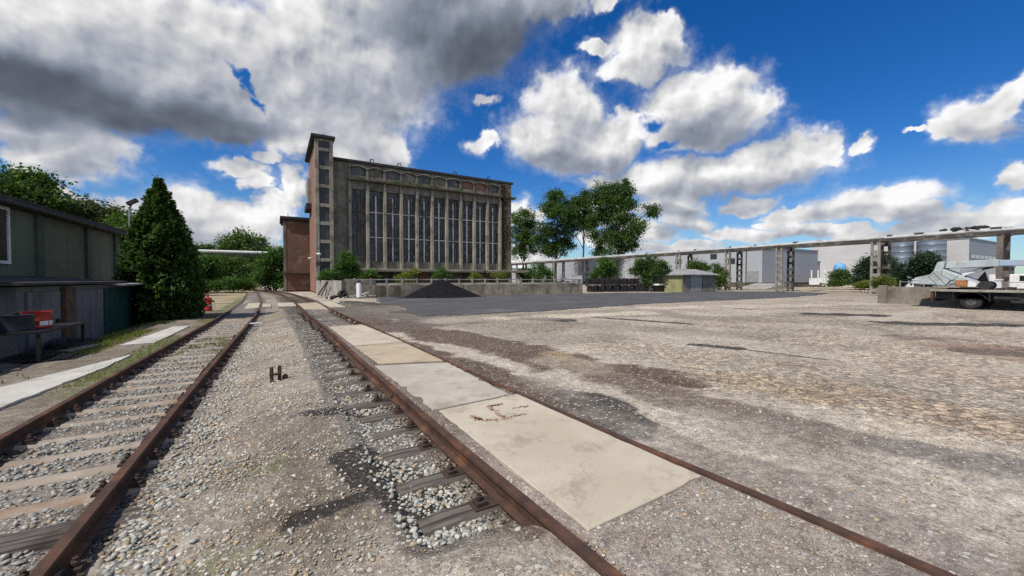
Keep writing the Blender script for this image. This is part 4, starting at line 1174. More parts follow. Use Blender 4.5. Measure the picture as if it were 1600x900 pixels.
# ---- stair tower
TX0, TX1, TD, TZ = -.09, 1.79, 11.0, 17.55
mb = MB()
mb.box(TX0 + .12, TX1 - .05, .25, TD, 0, TZ - .02)
tw = mb.build('stair_tower', M['brick'], hall)
mb = MB()
mb.box(TX0, TX0 + .40, -.02, .5, 0, TZ); mb.box(TX1 - .40, TX1, 0, 1.1, 0, TZ)
zl_ = [bl(510, 190 + yy_ / 3.104, 0)[1] for yy_ in (136, 224, 314, 407, 494, 582, 671)]
for z_ in zl_:
    mb.box(TX0 + .4, TX1 - .4, .03, .5, z_ - .19, z_ + .19)
mb.box(TX0 + .4, TX1 - .4, .02, .5, TZ - .35, TZ - .002)
mb.build('tower_frame', M['pilaster'], tw, bevel=.015)
zz_ = [TZ - .35] + zl_ + [.2]
for i in range(8):
    mb = MB(); mb.box(TX0 + .40, TX1 - .40, .16, .26, zz_[i + 1] + .192, zz_[i] - .192 if i else zz_[i])
    w_ = mb.build('tower_window', M['tower_glass'], tw)
mb = MB(); mb.box(TX0 - .38, TX1 + .22, -.32, TD + .3, TZ + .002, TZ + .26); mb.box(TX0 - .30, TX1 + .15, -.25, TD + .25, TZ - .12, TZ)
mb.tube([(.9, .6, TZ + .2), (.9, .6, TZ + .75)], .03, 6)
mb.build('tower_roof', M['roof_felt'], tw)
mb = MB(); mb.box(-.42, TX0 + .2, 7.0, 10.6, 11.2, 14.4)
orl = mb.build('oriel', M['concrete_pale'], hall)
mb = MB(); mb.box(-.58, TX0 + .2, 6.8, 10.8, 10.5, 11.198)
mb.build('oriel_base', M['roof_felt'], orl)
# ---- brick annex
ax0, ax1, ay = -3.1, 1.2, 11.3
mb = MB(); mb.box(ax0 + .12, ax1 + .6, ay, ay + 6, 0, 9.6)
an = mb.build('brick_annex', M['brick_dark'], hall)
mb = MB(); mb.box(ax0, ax0 + .32, ay - .04, ay + .4, 0, 9.6)
mb.build('corner_pier', M['concrete'], an)
mb = MB(); mb.box(ax0 - .35, ax1 + .5, ay - .4, ay + 6.2, 9.603, 9.9); mb.box(ax0 - .2, ax1 + .4, ay - .25, ay + 6.1, 9.35, 9.6)
mb.tube([(ax0 + .6, ay + .5, 9.8), (ax0 + .6, ay + .5, 10.5)], .04, 6)
mb.build('annex_roof', M['roof_felt'], an)
mb = MB(); mb.box(ax0 - .2, ax1 + .9, ay - .55, ay + .3, 2.35, 2.58)
mb.build('annex_ledge', M['concrete_dark'], an)
# lamp and cable on the brick corner
lt = empty('wall_lamp', (corner.x - .10, corner.y - .02, 0), 'small curved white lamp arm on the corner of the brick tower', 'lamp')
z0 = bl(499, 398, 0)[1]
mb = MB(); mb.tube([(0, .0, z0 - 1.3), (0, -.12, z0 - .2), (.05, -.3, z0 + .05), (.2, -.55, z0 + .1)], .035, 8)
mb.build('arm', M['steel_grey'], lt)
mb = MB(); mb.tube([(.1, -.4, z0 + .08), (.4, -.8, z0 + .05)], [.08, .14], 10)
mb.build('lamp_head', M['white_paint'], lt)
lt = empty('wall_lamp', (corner.x - .15, corner.y + 3.0, 0), 'small white lamp on the side wall of the brick tower', 'lamp')
z0 = pX(481, 408, corner.x - .5).z
mb = MB(); mb.tube([(.15, 0, z0), (-.3, 0, z0 + .1)], .03, 6); mb.build('arm', M['steel_grey'], lt)
mb = MB(); mb.tube([(-.25, 0, z0 + .1), (-.6, -.05, z0 + .02)], [.07, .12], 8); mb.build('lamp_head', M['white_paint'], lt)

# ================================================================ loading dock in front of the hall
dx0, dx1 = 4.05, 28.1
def dockY(x_):
    return 35.75 - (x_ - 4.0) * .066
dk = empty('loading_dock', (0, 0, 0), 'long stained concrete loading dock in front of the factory hall', 'loading dock')
mb = MB()
poly = [(dx0, dockY(dx0)), (dx1, dockY(dx1)), (dx1 + 2, 49.0), (3.4, 49.0)]
mb.prism(poly, -.3, .98, 'Z')
mb.build('platform', M['wall_stained'], dk)
mb = MB()
def along(a, b_, z0_, z1_, th, off=0.0):
    ya_, yb_ = dockY(a) + off, dockY(b_) + off
    mb.prism([(a, ya_), (b_, yb_), (b_, yb_ + th), (a, ya_ + th)], z0_, z1_, 'Z')
x_ = 6.6
while x_ < dx1 - .3:
    along(x_, min(x_ + 1.55, dx1), -.25, 1.06 + rnd.uniform(-.02, .02), .12, -.13 + rnd.uniform(-.015, .015)); x_ += 1.57
mb.build('front_wall', M['wall_stained'], dk, bevel=.015)
rl_ = empty('dock_railing', (0, 0, 0), 'grey concrete railing of posts and two rails along the loading dock edge', 'railing')
x_ = 4.9; k = 0
while x_ < dx1:
    mb = MB(); along(x_ - .06, x_ + .06, .95, 1.62, .14, .12)
    mb.build('post', M['concrete_pale'], rl_)
    x_ += 1.32
for z_ in (1.16, 1.50):
    mb = MB(); along(dx0 + .1, dx1 - .1, z_ - .04, z_ + .05, .05, .165); mb.build('rail', M['concrete_pale'], rl_)
# concrete panel fence from the tower down to the dock corner, and boards beside it
fa, fb = Vector((2.75, 48.4, 0)), Vector((3.95, 36.0, 0))
fe = empty('panel_fence', (0, 0, 0), 'pale concrete panel fence running from the brick tower to the dock corner', 'fence')
n_ = 9
for i in range(n_):
    a, b_ = fa.lerp(fb, i / n_), fa.lerp(fb, (i + .94) / n_)
    mb = MB(); d = (b_ - a).normalized(); nrm_ = Vector((-d.y, d.x, 0)) * .05
    mb.prism([((a - nrm_).x, (a - nrm_).y), ((b_ - nrm_).x, (b_ - nrm_).y), ((b_ + nrm_).x, (b_ + nrm_).y), ((a + nrm_).x, (a + nrm_).y)], -.3, 1.42 + rnd.uniform(-.03, .03), 'Z')
    mb.build('panel', M['concrete_pale'], fe, bevel=.01)
bf = empty('board_fence', (3.98, 35.78, 0), 'weathered grey board fence on posts at the dock corner', 'fence')
mb = MB()
for z_ in (.05, .34, .63, .92, 1.2):
    mb.box(.1, 2.6, -.03, .02, z_, z_ + .25)
mb.build('boards', M['concrete'], bf)
for x_ in (.0, 1.25, 2.55):
    mb = MB(); mb.box(x_ - .09, x_ + .09, -.1, .08, -.2, 1.5); mb.build('post', M['concrete_dark'], bf)

# ================================================================ green shed with the low lean-to garages
M['green_render'] = mottled('dull_green_render', (0.13, 0.152, 0.10), (0.165, 0.188, 0.125), .6, (0.12, 0.135, 0.095), .5, streak=.35, bump=.2, bscale=12)
M['green_pilaster'] = mottled('dark_green_pilaster', (0.075, 0.09, 0.07), (0.10, 0.115, 0.09), 1, rough=.9, bump=.1)
gs = empty('green_shed', (-8.1, 8, 0), 'long flat-roofed dull green shed with dark pilasters, in its own shade', 'shed')
GL = 21.3
mb = MB(); mb.box(-12, 0, 0, GL, -.8, 4.05); mb.build('wall', M['green_render'], gs)
for yy_ in (13.55, 17.7, 21.15):
    mb = MB(); mb.box(-.1, .11, yy_ - .22, yy_ + .22, -.8, 4.04); mb.build('pilaster', M['green_pilaster'], gs)
mb = MB(); mb.box(-12.4, .42, -.4, GL + .4, 4.052, 4.20); mb.box(-12.3, .30, -.3, GL + .3, 3.92, 4.05)
mb.build('roof', M['roof_felt'], gs)
mb = MB(); mb.tube([(.40, -.4, 4.03), (.40, GL + .4, 3.98)], .075, 8); mb.build('gutter', M['steel_dark'], gs, smooth=True)
wy = pX(8, 410, -8.1).y - 8
mb = MB(); mb.box(-.05, .015, wy - 5.5, wy + .1, 2.15, 3.82); w_ = mb.build('window', mottled('shaded_glass', (.02, .022, .025), (.035, .038, .04), 1, rough=.15, bump=0), gs)  # dark glass colour, slightly mottled
mb = MB()
for a, b_, c_, d in ((wy - 5.6, wy + .2, 2.05, 2.15), (wy - 5.6, wy + .2, 3.82, 3.92)):
    mb.box(-.04, .06, a, b_, c_, d)
for yq in (wy - 5.6, wy - 3.7, wy - 1.8, wy + .1):
    mb.box(-.035, .055, yq, yq + .1, 2.151, 3.819)
mb.build('frame', M['white_paint'], w_)
# lean-to
lo = empty('lean_to_garage', (-5.7, 0, 0), 'low lean-to garage row with blue grey sheet doors against the green shed', 'garage')
yA, yB = pX(34, 500, -5.7).y, pX(210, 500, -5.7).y
def LY(u): return pX(u, 480, -5.7).y
mb = MB(); mb.box(-2.4, -.08, yA, yB - .1, -.8, 1.35)
mb.build('wall', mottled('grey_garage_wall', (.115, .115, .115), (.155, .15, .145), 1, streak=.4), lo)
mb = MB()
mb.prism([(-2.42, 1.66), (.12, 1.46), (.12, 1.39), (-2.42, 1.36)], yA - .2, yB - 1.1, 'Y')
mb.build('roof', M['roof_felt'], lo)
mb = MB(); mb.prism([(-1.5, 1.50), (.42, 1.36), (.42, 1.31), (-1.5, 1.44)], yB - 2.6, yB + .9, 'Y')
mb.build('porch_roof', M['steel_grey'], lo)
M['door_blue'] = mottled('blue_grey_sheet', (.115, .122, .14), (.15, .157, .175), .8, (.09, .085, .085), .9, streak=.5, rough=.6, bump=.1)
M['door_green'] = mottled('dark_teal_paint', (.008, .042, .036), (.012, .055, .046), 1.2, rough=.6, bump=.1)
def door(a, b_, mat, name='garage_door'):
    mb = MB(); n2 = max(2, int(abs(b_ - a) / .45)); st = (b_ - a) / n2
    for k in range(n2):
        mb.box(-.075, -.02, a + k * st + .012, a + (k + 1) * st - .012, -.62, 1.2)
    return mb.build(name, mat, lo)
d1 = door(LY(46), LY(97), M['door_blue'])
mb = MB(); mb.box(-.018, .03, LY(92) - .12, LY(92), .25, .42); mb.build('handle', M['black'], d1)
d2 = door(LY(118), LY(163), M['door_blue'])
d3 = door(LY(165), LY(206), M['door_green']); d3['label'] = 'garage door painted dark teal'
mb = MB(); mb.box(-.05, .05, LY(100), LY(116), -.8, 1.3); mb.build('post', mottled('rusty_brown_post', (.065, .04, .026), (.12, .078, .048), 3, streak=.4), lo)

# ================================================================ pipe rack
pr = empty('pipe_rack', (0, 0, 0), 'long overhead pale pipe on pairs of concrete ladder columns beyond the yard', 'pipe rack')
M['rack_concrete'] = mottled('rack_concrete', (.23, .215, .185), (.31, .29, .25), 1, (.13, .10, .08), 1.2, streak=.5, bump=.4)
M['rack_soot'] = mottled('rack_soot', (.05, .043, .04), (.09, .075, .065), 1.5, (.2, .18, .155), .8, streak=.4, bump=.4)  # darker tone for girders, cross beams and rear columns
def rack_col(z1, mat):
    mb = MB()
    for s in (-1, 1):
        mb.box(-.11, .11, s * .30 - .10, s * .30 + .10, -.8, z1)
    z_ = .2; 
    while z_ < z1:
        mb.box(-.10, .10, -.2, .2, z_, z_ + .28); z_ += .82
    mb.box(-.12, .12, -.2, .2, z1 - .3, z1 - .003)
    return mb
colA = rack_col(5.45, 0).build('column', M['rack_concrete'], pr)
colB = rack_col(5.45, 0).build('column', M['rack_soot'], pr)
steelc = MB(); steelc.box(-.18, .18, -.18, .18, -.8, 5.5)
colS = steelc.build('column', mottled('rack_brown_steel', (.12, .095, .085), (.19, .155, .135), 2, streak=.4), pr)
bents = [1.0, 9.25, 17.65, 27.07, 33.8, 41.95, 50.5, 59, 67.5, 76, 84.5, 93, 101.5, 110, 118.5]
for i, yy_ in enumerate(bents):
    for xx_ in (54, 57):
        o = use(colS if i < 2 else (colA if xx_ == 54 else colB))
        o.parent = pr; o.location = (xx_, yy_ + (.12 if xx_ == 57 else 0), 0)
for yy_ in bents:
    mb = MB(); mb.box(53.7, 57.3, yy_ - .14, yy_ + .14, 5.452, 5.70); mb.build('cross_beam', M['rack_soot'], pr)
mb = MB()
for xx_ in (54.0, 57.0):
    mb.box(xx_ - .09, xx_ + .09, -6, 130, 5.50, 5.70)
mb.build('girder', M['rack_soot'], pr)
mb = MB(); mb.tube([(55.3, -6, 5.93), (55.3, 30, 5.92), (55.3, 60, 5.98), (55.3, 131, 6.05)], .25, 14)
mb.tube([(54.5, -6, 5.83), (54.5, 131, 5.93)], .12, 10)
pp = mb.build('pipe', M['pipe_clad'], pr, smooth=True)
mb = MB(); mb.tube([(56.3, -6, 5.83), (56.3, 131, 5.88)], .13, 10); mb.build('pipe', M['steel_dark'], pr, smooth=True)
r2 = random.Random(5)
for k in range(18):
    yy_ = 3 + k * 5.2 + r2.uniform(-2, 2)
    mb = MB(); mb.tube([(55.3, yy_, 5.95), (55.3, yy_ + r2.uniform(.15, .7), 5.96)], .275, 10)
    mb.build('torn_cladding', M['steel_dark'], pr)
for (u, v) in ((1490, 361), (1530, 359)):
    yy_ = pX(u, v, 55.3).y
    mb = MB(); r3 = random.Random(u)
    for k in range(14):
        mb.lathe([(.02, -.12), (.18, -.05), (.16, .1), (.02, .16)], (55.3 + r3.gauss(0, .15), yy_ + r3.gauss(0, .35), 6.2 + r3.random() * .12), 6)
    mb.build('debris', M['steel_dark'], pr)
# second rack crossing beyond the tracks on the left
pb = empty('pipe_bridge', (0, 80, 0), 'white horizontal pipe bridge above the bushes beyond the tracks', 'pipe bridge')
mb = MB(); mb.tube([(-34, -1.5, 6.0), (-2.5, .3, 6.0)], .28, 12); mb.build('pipe', M['white_paint'], pb, smooth=True)
mb = MB(); mb.box(-34, -3, -.5, .9, 5.3, 5.6); mb.build('girder', M['steel_dark'], pb)
for x_ in (-30, -20, -10, -4):
    mb = MB(); mb.box(x_ - .18, x_ + .18, -.18, .18, -.2, 5.4); mb.build('column', M['rack_concrete'], pb)

# ================================================================ warehouses behind the rack
def clad_mat(name, c, step=1.0):
    m, n, b, _ = newmat(name)
    p = pos(n); sp = n.n('ShaderNodeSeparateXYZ', {0: p})
    w = n.math('SINE', n.math('MULTIPLY', n.math('ADD', sp.outputs[0], sp.outputs[1]), 18.0))
    seam = n.math('GREATER_THAN', n.math('FRACT', n.math('MULTIPLY', sp.outputs[2], 1 / 2.2)), .97)
    col = n.mix(n.step(n.noise(p, .15, 4), .3, .7), c, tuple(k * 1.12 for k in c))
    col = n.mix(n.math('MULTIPLY', seam, .35), col, tuple(k * .5 for k in c))
    n.set(b.inputs['Base Color'], col); b.inputs['Roughness'].default_value = .5
    bp = n.n('ShaderNodeBump', {'Strength': .25, 'Distance': .03, 'Height': w}); n.set(b.inputs['Normal'], bp.outputs[0])
    return m
M['clad_light'] = clad_mat('light_grey_cladding', (.335, .35, .365)); M['clad_mid'] = clad_mat('mid_grey_cladding', (.255, .265, .285))
M['clad_beige'] = clad_mat('pale_beige_cladding', (.47, .46, .45)); M['clad_white'] = clad_mat('white_cladding', (.7, .71, .72))
def warehouse(name, label, x0, x1, y0, y1, h, mside, mfront, base=.9, extra=None):
    w = empty(name, (x0, y0, 0), label, 'warehouse')
    mb = MB(); mb.box(0, .3, 0, y1 - y0, base, h); mb.build('side_wall', mside, w)
    mb = MB(); mb.box(.003, x1 - x0, -.02, .28, base, h - .003); mb.build('front_wall', mfront, w)
    mb = MB(); mb.box(.05, x1 - x0 - .05, .05, y1 - y0 - .05, -.3, base + .01); mb.build('plinth', M['concrete_dark'], w)
    mb = MB(); mb.box(-.12, x1 - x0 + .1, -.14, y1 - y0 + .1, h + .001, h + .22); mb.build('roof', M['steel_grey'], w)
    mb = MB(); mb.box(x1 - x0 - .3, x1 - x0, .28, y1 - y0, base, h - .004); mb.box(.3, x1 - x0 - .3, y1 - y0 - .3, y1 - y0, base, h - .004); mb.build('rear_wall', mside, w)
    return w
w1 = warehouse('warehouse', 'long light grey sheet-clad warehouse behind the pipe rack, its end wall darker grey', 75, 95.5, 40.5, 118, 7.25, M['clad_light'], M['clad_mid'])  # darker front cladding paints in the shade of the end wall
for u, v, s in ((1115, 401, .7), (1143, 408, .7), (1060, 409, .8)):
    q = pX(u, v, 75)
    mb = MB(); mb.box(-.03, .02, q.y - 40.5 - s, q.y - 40.5 + s, q.z - .55, q.z + .55); mb.build('wall_vent', M['steel_dark'], w1)
q = pX(1176, 430, 75)
mb = MB(); mb.box(-.06, .02, q.y - 41.6, q.y - 39.5, .95, 3.0); mb.build('door', M['steel_grey'], w1)
mb = MB(); mb.tube([(-.1, pX(1166, 430, 75).y - 40.5, .3), (-.1, pX(1166, 430, 75).y - 40.5, 7.2)], .07, 8); mb.build('downpipe', M['steel_dark'], w1)
for (u0, v0) in ((1213, 377), (1238, 376)):
    mb = MB(); q = pX(1200, 380, 80)
    mb.lathe([(.3, 0), (.3, .8), (.5, .85), (.5, 1.1), (.1, 1.3)], (6 + (u0 - 1213) * .18, 3, 7.2), 10); mb.build('roof_vent', M['steel_grey'], w1)
warehouse('warehouse', 'low grey annex between the grey and the big beige warehouse', 97.5, 106, 44.5, 70, 5.4, M['clad_mid'], M['clad_mid'])
warehouse('warehouse', 'big windowless pale beige warehouse behind the two steel silos', 131, 190, 32, 57, 11.9, M['clad_beige'], M['clad_beige'], .3)
w3 = warehouse('warehouse', 'beige warehouse with a grey windowed end wall, right of the silos', 124, 156, 25.4, 31.5, 10.0, M['clad_beige'], M['clad_mid'], .3)  # grey front cladding carries the shade on the face away from the sun
mb = MB()
for k in range(9):
    mb.box(2 + k * 3.3, 4.4 + k * 3.3, -.05, .0, 6.0, 6.7)
mb.build('window_strip', M['white_paint'], w3)
mb = MB(); mb.box(4, 30, -.06, .0, 2.0, 3.3); mb.build('window_strip', M['steel_dark'], w3)
warehouse('warehouse', 'pale blue grey hall seen under the pipe beyond the truck crane boom', 96, 140, 4, 14, 6.6, M['clad_light'], M['clad_light'], .4)
warehouse('warehouse', 'low grey store in front of the beige warehouse, beyond the truck crane', 100, 112, 17.5, 21.5, 3.6, M['clad_mid'], M['clad_mid'], .3)
warehouse('warehouse', 'bright white gable hall seen far off under the pipe beside the poplars', 60, 75, 122, 150, 5.2, M['clad_white'], M['clad_white'], .2)
warehouse('warehouse', 'small white shed beside the blue tank', 92, 97, 25, 30, 3.0, M['clad_white'], M['clad_mid'], .2)
def silo(u0, u1, Z, label, h):
    uc = (u0 + u1) / 2; t = (uc - 800) / FPX
    d = ray(uc, 436); p_ = Vector((d[0] * Z, d[1] * Z, 0))
    r_ = (u1 - u0) / 2 * Z / FPX / math.sqrt(1 + t * t)
    o = empty('silo', (p_.x, p_.y, 0), label, 'silo', 'steel silos')
    mb = MB(); prof = [(r_, -.2)]
    z_ = 0
    while z_ < h:
        prof += [(r_ + .03, z_ + .02), (r_, z_ + .08), (r_, min(h, z_ + 1.2))]; z_ += 1.25
    mb.lathe(prof, n=40)
    mb.build('shell', M['silo'], o, smooth=True, angle=30)
    mb = MB(); mb.lathe([(r_ + .05, h - .02), (r_ + .05, h + .05), (r_ * .15, h + r_ * .3)], n=32); mb.build('roof_cone', M['silo'], o)
M['silo'] = mottled('galvanised_silo_steel', (.20, .235, .28), (.27, .305, .35), .3, rough=.4, bump=.02, metal=.45)
silo(1390, 1427, 88, 'left, farther one of the two shiny steel silos, partly behind a rack column', 9.9)
silo(1430, 1478, 84, 'right, nearer and wider one of the two shiny steel silos', 9.5)
# ================================================================ vegetation
def leaf_cloud(centres, radii, n, size, flat=0.75, shell=0.55, seed=0, droop=0.0, clump=9):
    """leaf-sized folded diamonds gathered in clumps through the volume of overlapping blobs"""
    g = np.random.default_rng(seed)
    centres = np.asarray(centres, float); radii = np.asarray(radii, float)
    if radii.ndim == 1: radii = np.stack([radii] * 3, 1)
    w = np.prod(radii, 1) ** (2 / 3); w /= w.sum()
    nc = max(8, n // (clump * 6))
    bi = g.choice(len(centres), nc, p=w)
    d = g.normal(size=(nc, 3)); d /= np.linalg.norm(d, axis=1)[:, None]
    rr = shell + (1 - shell) * g.random(nc) ** .6
    rr = np.where(g.random(nc) < .25, g.random(nc) * shell, rr) * g.uniform(.82, 1.16, nc)
    cc = centres[bi] + d * radii[bi] * rr[:, None]
    cr = size * g.uniform(1.3, 3.2, nc)
    ctint = np.clip(g.normal(.42, .2, nc), 0, 1)
    ci = g.integers(0, nc, n)
    off = g.normal(size=(n, 3)) * np.array([1, 1, .7])
    c = cc[ci] + off * cr[ci][:, None] * .62
    nrm = g.normal(size=(n, 3)) + np.array([0, 0, .9])
    nrm /= np.linalg.norm(nrm, axis=1)[:, None]
    t = np.cross(nrm, g.normal(size=(n, 3))); t /= np.linalg.norm(t, axis=1)[:, None]
    t[:, 2] -= droop; t /= np.linalg.norm(t, axis=1)[:, None]
    b_ = np.cross(nrm, t)
    s = size * g.uniform(.6, 1.35, n)
    L, Wd = s[:, None], (s * g.uniform(.45, .7, n))[:, None]
    V = np.stack([c - t * L * .5, c + b_ * Wd * .5 + nrm * L * .08, c + t * L * .5, c - b_ * Wd * .5 + nrm * L * .08], 1)
    tint = np.clip(ctint[ci] + g.normal(0, .12, n), 0, 1)
    return V.reshape(-1, 3), np.repeat(tint, 4)
def crown_mesh(name, V, tint, mat, parent):
    return np_mesh(name, V, np.arange(len(V)), 4, mat, parent, {'tint': np.stack([tint] * 3, 1)})
def px_blobs(lst, D, base, depth=1.0, seed=0):
    """crown lobes seen in the photo at distance D: (u, v, r px) -> centres and radii relative to the base, spread in depth"""
    g = random.Random(seed); cs, rs = [], []
    view = Vector((base.x, base.y, 0)).normalized()
    for u, v, rp in lst:
        p_ = pD(u, v, D); t = (u - 800) / FPX
        sc = D / FPX / math.sqrt(1 + t * t)
        r_ = rp * sc
        q = p_ - base + view * g.uniform(-1, 1) * r_ * 1.3 * depth
        cs.append((q.x, q.y, q.z)); rs.append((r_, r_, r_))
    return cs, rs
def trunk_mb(base_r, top, limbs, seed):
    g = random.Random(seed); mb = MB()
    H_ = top.z
    pts = [Vector((0, 0, -.3)), Vector((0, 0, .1))]
    for k in range(1, 6):
        t = k / 5; pts.append(Vector((top.x * t + g.gauss(0, .03) * H_ * .15, top.y * t + g.gauss(0, .03) * H_ * .15, H_ * t)))
    mb.tube(pts, [base_r * 1.35, base_r * 1.05] + [base_r * (1 - .16 * k) for k in range(1, 6)], 9)
    for c_ in limbs:
        c_ = Vector(c_)
        t = min(.9, max(.25, (c_.z / max(H_, .1)) * .62)); a = Vector((top.x * t, top.y * t, H_ * t))
        m_ = a.lerp(c_, .5) + Vector((g.gauss(0, .04), g.gauss(0, .04), g.gauss(.05, .05))) * (c_ - a).length
        mb.tube([a, m_, c_], [base_r * .38, base_r * .25, base_r * .07], 6)
    return mb
def tree(name, label, cat, u, vbase, D, lobes, n, leaf, mat, base_r, group=None, seed=0, zbase=None, depth=1.0, shell=.5, trunk=True, droop=0.0):
    base = pD(u, 440, D); base.z = -.1 if zbase is None else zbase
    o = empty(name, base, label, cat, group)
    cs, rs = px_blobs(lobes, D, base, depth, seed)
    V, T = leaf_cloud(cs, rs, n, leaf, shell=shell, seed=seed + 1000, droop=droop)
    V[:, 2] = np.maximum(V[:, 2], .02)
    crown_mesh('crown' if trunk else 'foliage', V, T, mat, o)
    top = Vector(max(cs, key=lambda c_: c_[2])) * .92
    if trunk:
        trunk_mb(base_r, top, cs, seed).build('trunk', M['bark'], o, smooth=True)
    else:
        mb = MB(); g = random.Random(seed)
        for c_ in cs:
            mb.tube([(c_[0] * .3, c_[1] * .3, -.1), (c_[0] * .8, c_[1] * .8, c_[2] * .55), c_], [base_r, base_r * .7, base_r * .3], 5)
        mb.build('stems', M['bark'], o)
    return o
G1 = 'tall poplars beyond the loading dock'
tree('poplar_tree', 'half hidden dark poplar right behind the end of the factory hall', 'tree', 816, 440, 112, [(808, 345, 15), (822, 335, 13), (828, 352, 15), (812, 370, 17), (824, 378, 14), (808, 392, 12), (820, 398, 9), (832, 388, 8)], 16000, .42, M['leaf'], .35, G1, 11)
tree('poplar_tree', 'broad poplar with a pale bare branch, second from the factory hall', 'tree', 868, 440, 108, [(862, 312, 14), (872, 306, 12), (880, 318, 12), (858, 330, 15), (874, 335, 16), (886, 345, 15), (852, 360, 15), (868, 362, 18), (884, 366, 16), (848, 378, 13), (862, 388, 14), (878, 384, 14), (892, 332, 10), (840, 372, 9), (855, 394, 9), (890, 385, 10)], 29000, .42, M['leaf'], .38, G1, 12, shell=.4)
tree('poplar_tree', 'slender two-stemmed poplar with its trunks bare under a high crown', 'tree', 910, 440, 110, [(904, 320, 14), (914, 312, 12), (900, 338, 15), (918, 332, 13), (910, 350, 13), (922, 352, 10), (896, 355, 10), (914, 302, 8)], 13000, .42, M['leaf'], .3, G1, 13, shell=.4)
tree('poplar_tree', 'tallest poplar, with one long bough reaching out to the right', 'tree', 962, 440, 106, [(940, 300, 13), (955, 294, 14), (972, 292, 14), (985, 300, 11), (932, 318, 14), (950, 316, 18), (970, 314, 18), (984, 320, 12), (930, 342, 14), (948, 342, 18), (966, 344, 20), (982, 342, 14), (996, 356, 13), (930, 372, 15), (948, 372, 18), (966, 374, 18), (984, 372, 15), (998, 364, 9), (936, 390, 13), (952, 392, 13), (975, 388, 13), (990, 384, 10), (1018, 330, 8), (1026, 326, 6), (1012, 326, 6), (1022, 338, 6)], 40000, .42, M['leaf'], .45, G1, 14, shell=.4)

# conifer by the shed: a leaning-sprayed cone
base = Vector((-4.98, 23.3, -.42))
cn = empty('conifer', base, 'dense dark conical conifer beside the garages and left track', 'tree')
g = np.random.default_rng(5)
n_ = 42000; Hc = 6.35
t = g.random(n_) ** 1.35                       # 0 bottom .. 1 top
prof = np.interp(t, [0, .04, .12, .25, .45, .65, .82, .94, 1], [1.0, 1.22, 1.34, 1.33, 1.16, .88, .46, .17, .02])
ang = g.uniform(0, 2*math.pi, n_)
lob = 1 + .46 * (vnoise(ang * 2.6, t * 9, 1.0, 5, 3) - .5) * 2 + .20 * (vnoise(ang * 9, t * 26, 1.0, 6, 2) - .5) * 2
rad = prof * lob * (1 - .45 * g.random(n_) ** 2.2)
c = np.stack([rad * np.cos(ang), rad * np.sin(ang), t * Hc + .02], 1)
outd = np.stack([np.cos(ang), np.sin(ang), np.full(n_, -.25)], 1) + g.normal(0, .45, (n_, 3))
outd[:, 2] += .5 * t
outd /= np.linalg.norm(outd, axis=1)[:, None]
up = g.normal(0, .5, (n_, 3)) + np.array([0, 0, 1.0]); sd = np.cross(outd, up); sd /= np.linalg.norm(sd, axis=1)[:, None]
s = g.uniform(.09, .21, n_)[:, None]; w_ = s * .34
nn = np.cross(sd, outd)
V = np.stack([c - outd * s * .5, c + sd * w_ + nn * s * .1, c + outd * s * .6, c - sd * w_ + nn * s * .1], 1).reshape(-1, 3)
# loose sprays standing out of the outline
nb, per = 620, 26
bt_, ba_ = g.random(nb) ** 1.1, g.uniform(0, 2*math.pi, nb)
br_ = np.interp(bt_, [0, .04, .12, .25, .45, .65, .82, .94, 1], [1.0, 1.2, 1.32, 1.33, 1.16, .86, .46, .17, .02]) * g.uniform(.9, 1.05, nb)
bl_ = g.uniform(.14, .42, nb) * (1 - .65 * bt_)
q_ = g.random((nb, per)); 
rad2 = br_[:, None] + bl_[:, None] * q_
a2 = ba_[:, None] + g.normal(0, .10, (nb, per)) * (1.1 - q_) / np.maximum(rad2, .3)
c2_ = np.stack([rad2 * np.cos(a2), rad2 * np.sin(a2), bt_[:, None] * Hc + g.normal(0, .06, (nb, per)) + bl_[:, None] * q_ * (.15 + .7 * bt_[:, None])], -1).reshape(-1, 3)
o2 = np.stack([np.cos(a2), np.sin(a2), np.full_like(a2, .2)], -1).reshape(-1, 3) + g.normal(0, .4, (nb * per, 3)); o2 /= np.linalg.norm(o2, axis=1)[:, None]
s2 = np.cross(o2, g.normal(0, .5, o2.shape) + np.array([0, 0, 1.0])); s2 /= np.linalg.norm(s2, axis=1)[:, None]
z2 = g.uniform(.08, .17, nb * per)[:, None]
V2 = np.stack([c2_ - o2 * z2 * .5, c2_ + s2 * z2 * .34, c2_ + o2 * z2 * .6, c2_ - s2 * z2 * .34], 1).reshape(-1, 3)
V = np.concatenate([V, V2]); c = np.concatenate([c, c2_]); ang = np.concatenate([ang, a2.ravel()]); t = np.concatenate([t, np.clip(c2_[:, 2] / Hc, 0, 1)]); n_ = len(c)
V[:, 2] = np.maximum(V[:, 2], .0)
keep = ~((c[:, 0] < -.45) & (c[:, 1] < -.2) & (c[:, 2] < 2.3))
V = V.reshape(-1, 4, 3)[keep].reshape(-1, 3); ang, t, n_ = ang[keep], t[keep], int(keep.sum())
T = np.repeat(np.clip(vnoise(ang * 7, t * 22, 1.0, 8, 2) * .9 + g.normal(0, .1, n_), 0, 1), 4)
crown_mesh('crown', V, T, M['needle'], cn)
mb = MB(); mb.tube([(0, 0, -.3), (0, 0, 3), (0.05, 0, Hc * .97)], [.2, .13, .02], 9)
for k in range(26):
    a = k * 2.4; z_ = .5 + k * .21; r_ = float(np.interp(z_ / Hc, [0, .12, .45, .82, 1], [1.4, 1.7, 1.4, .6, .05])) * .8
    mb.tube([(0, 0, z_), (r_ * math.cos(a), r_ * math.sin(a), z_ - .1)], [.035, .01], 5)
mb.build('trunk', M['bark'], cn, smooth=True)

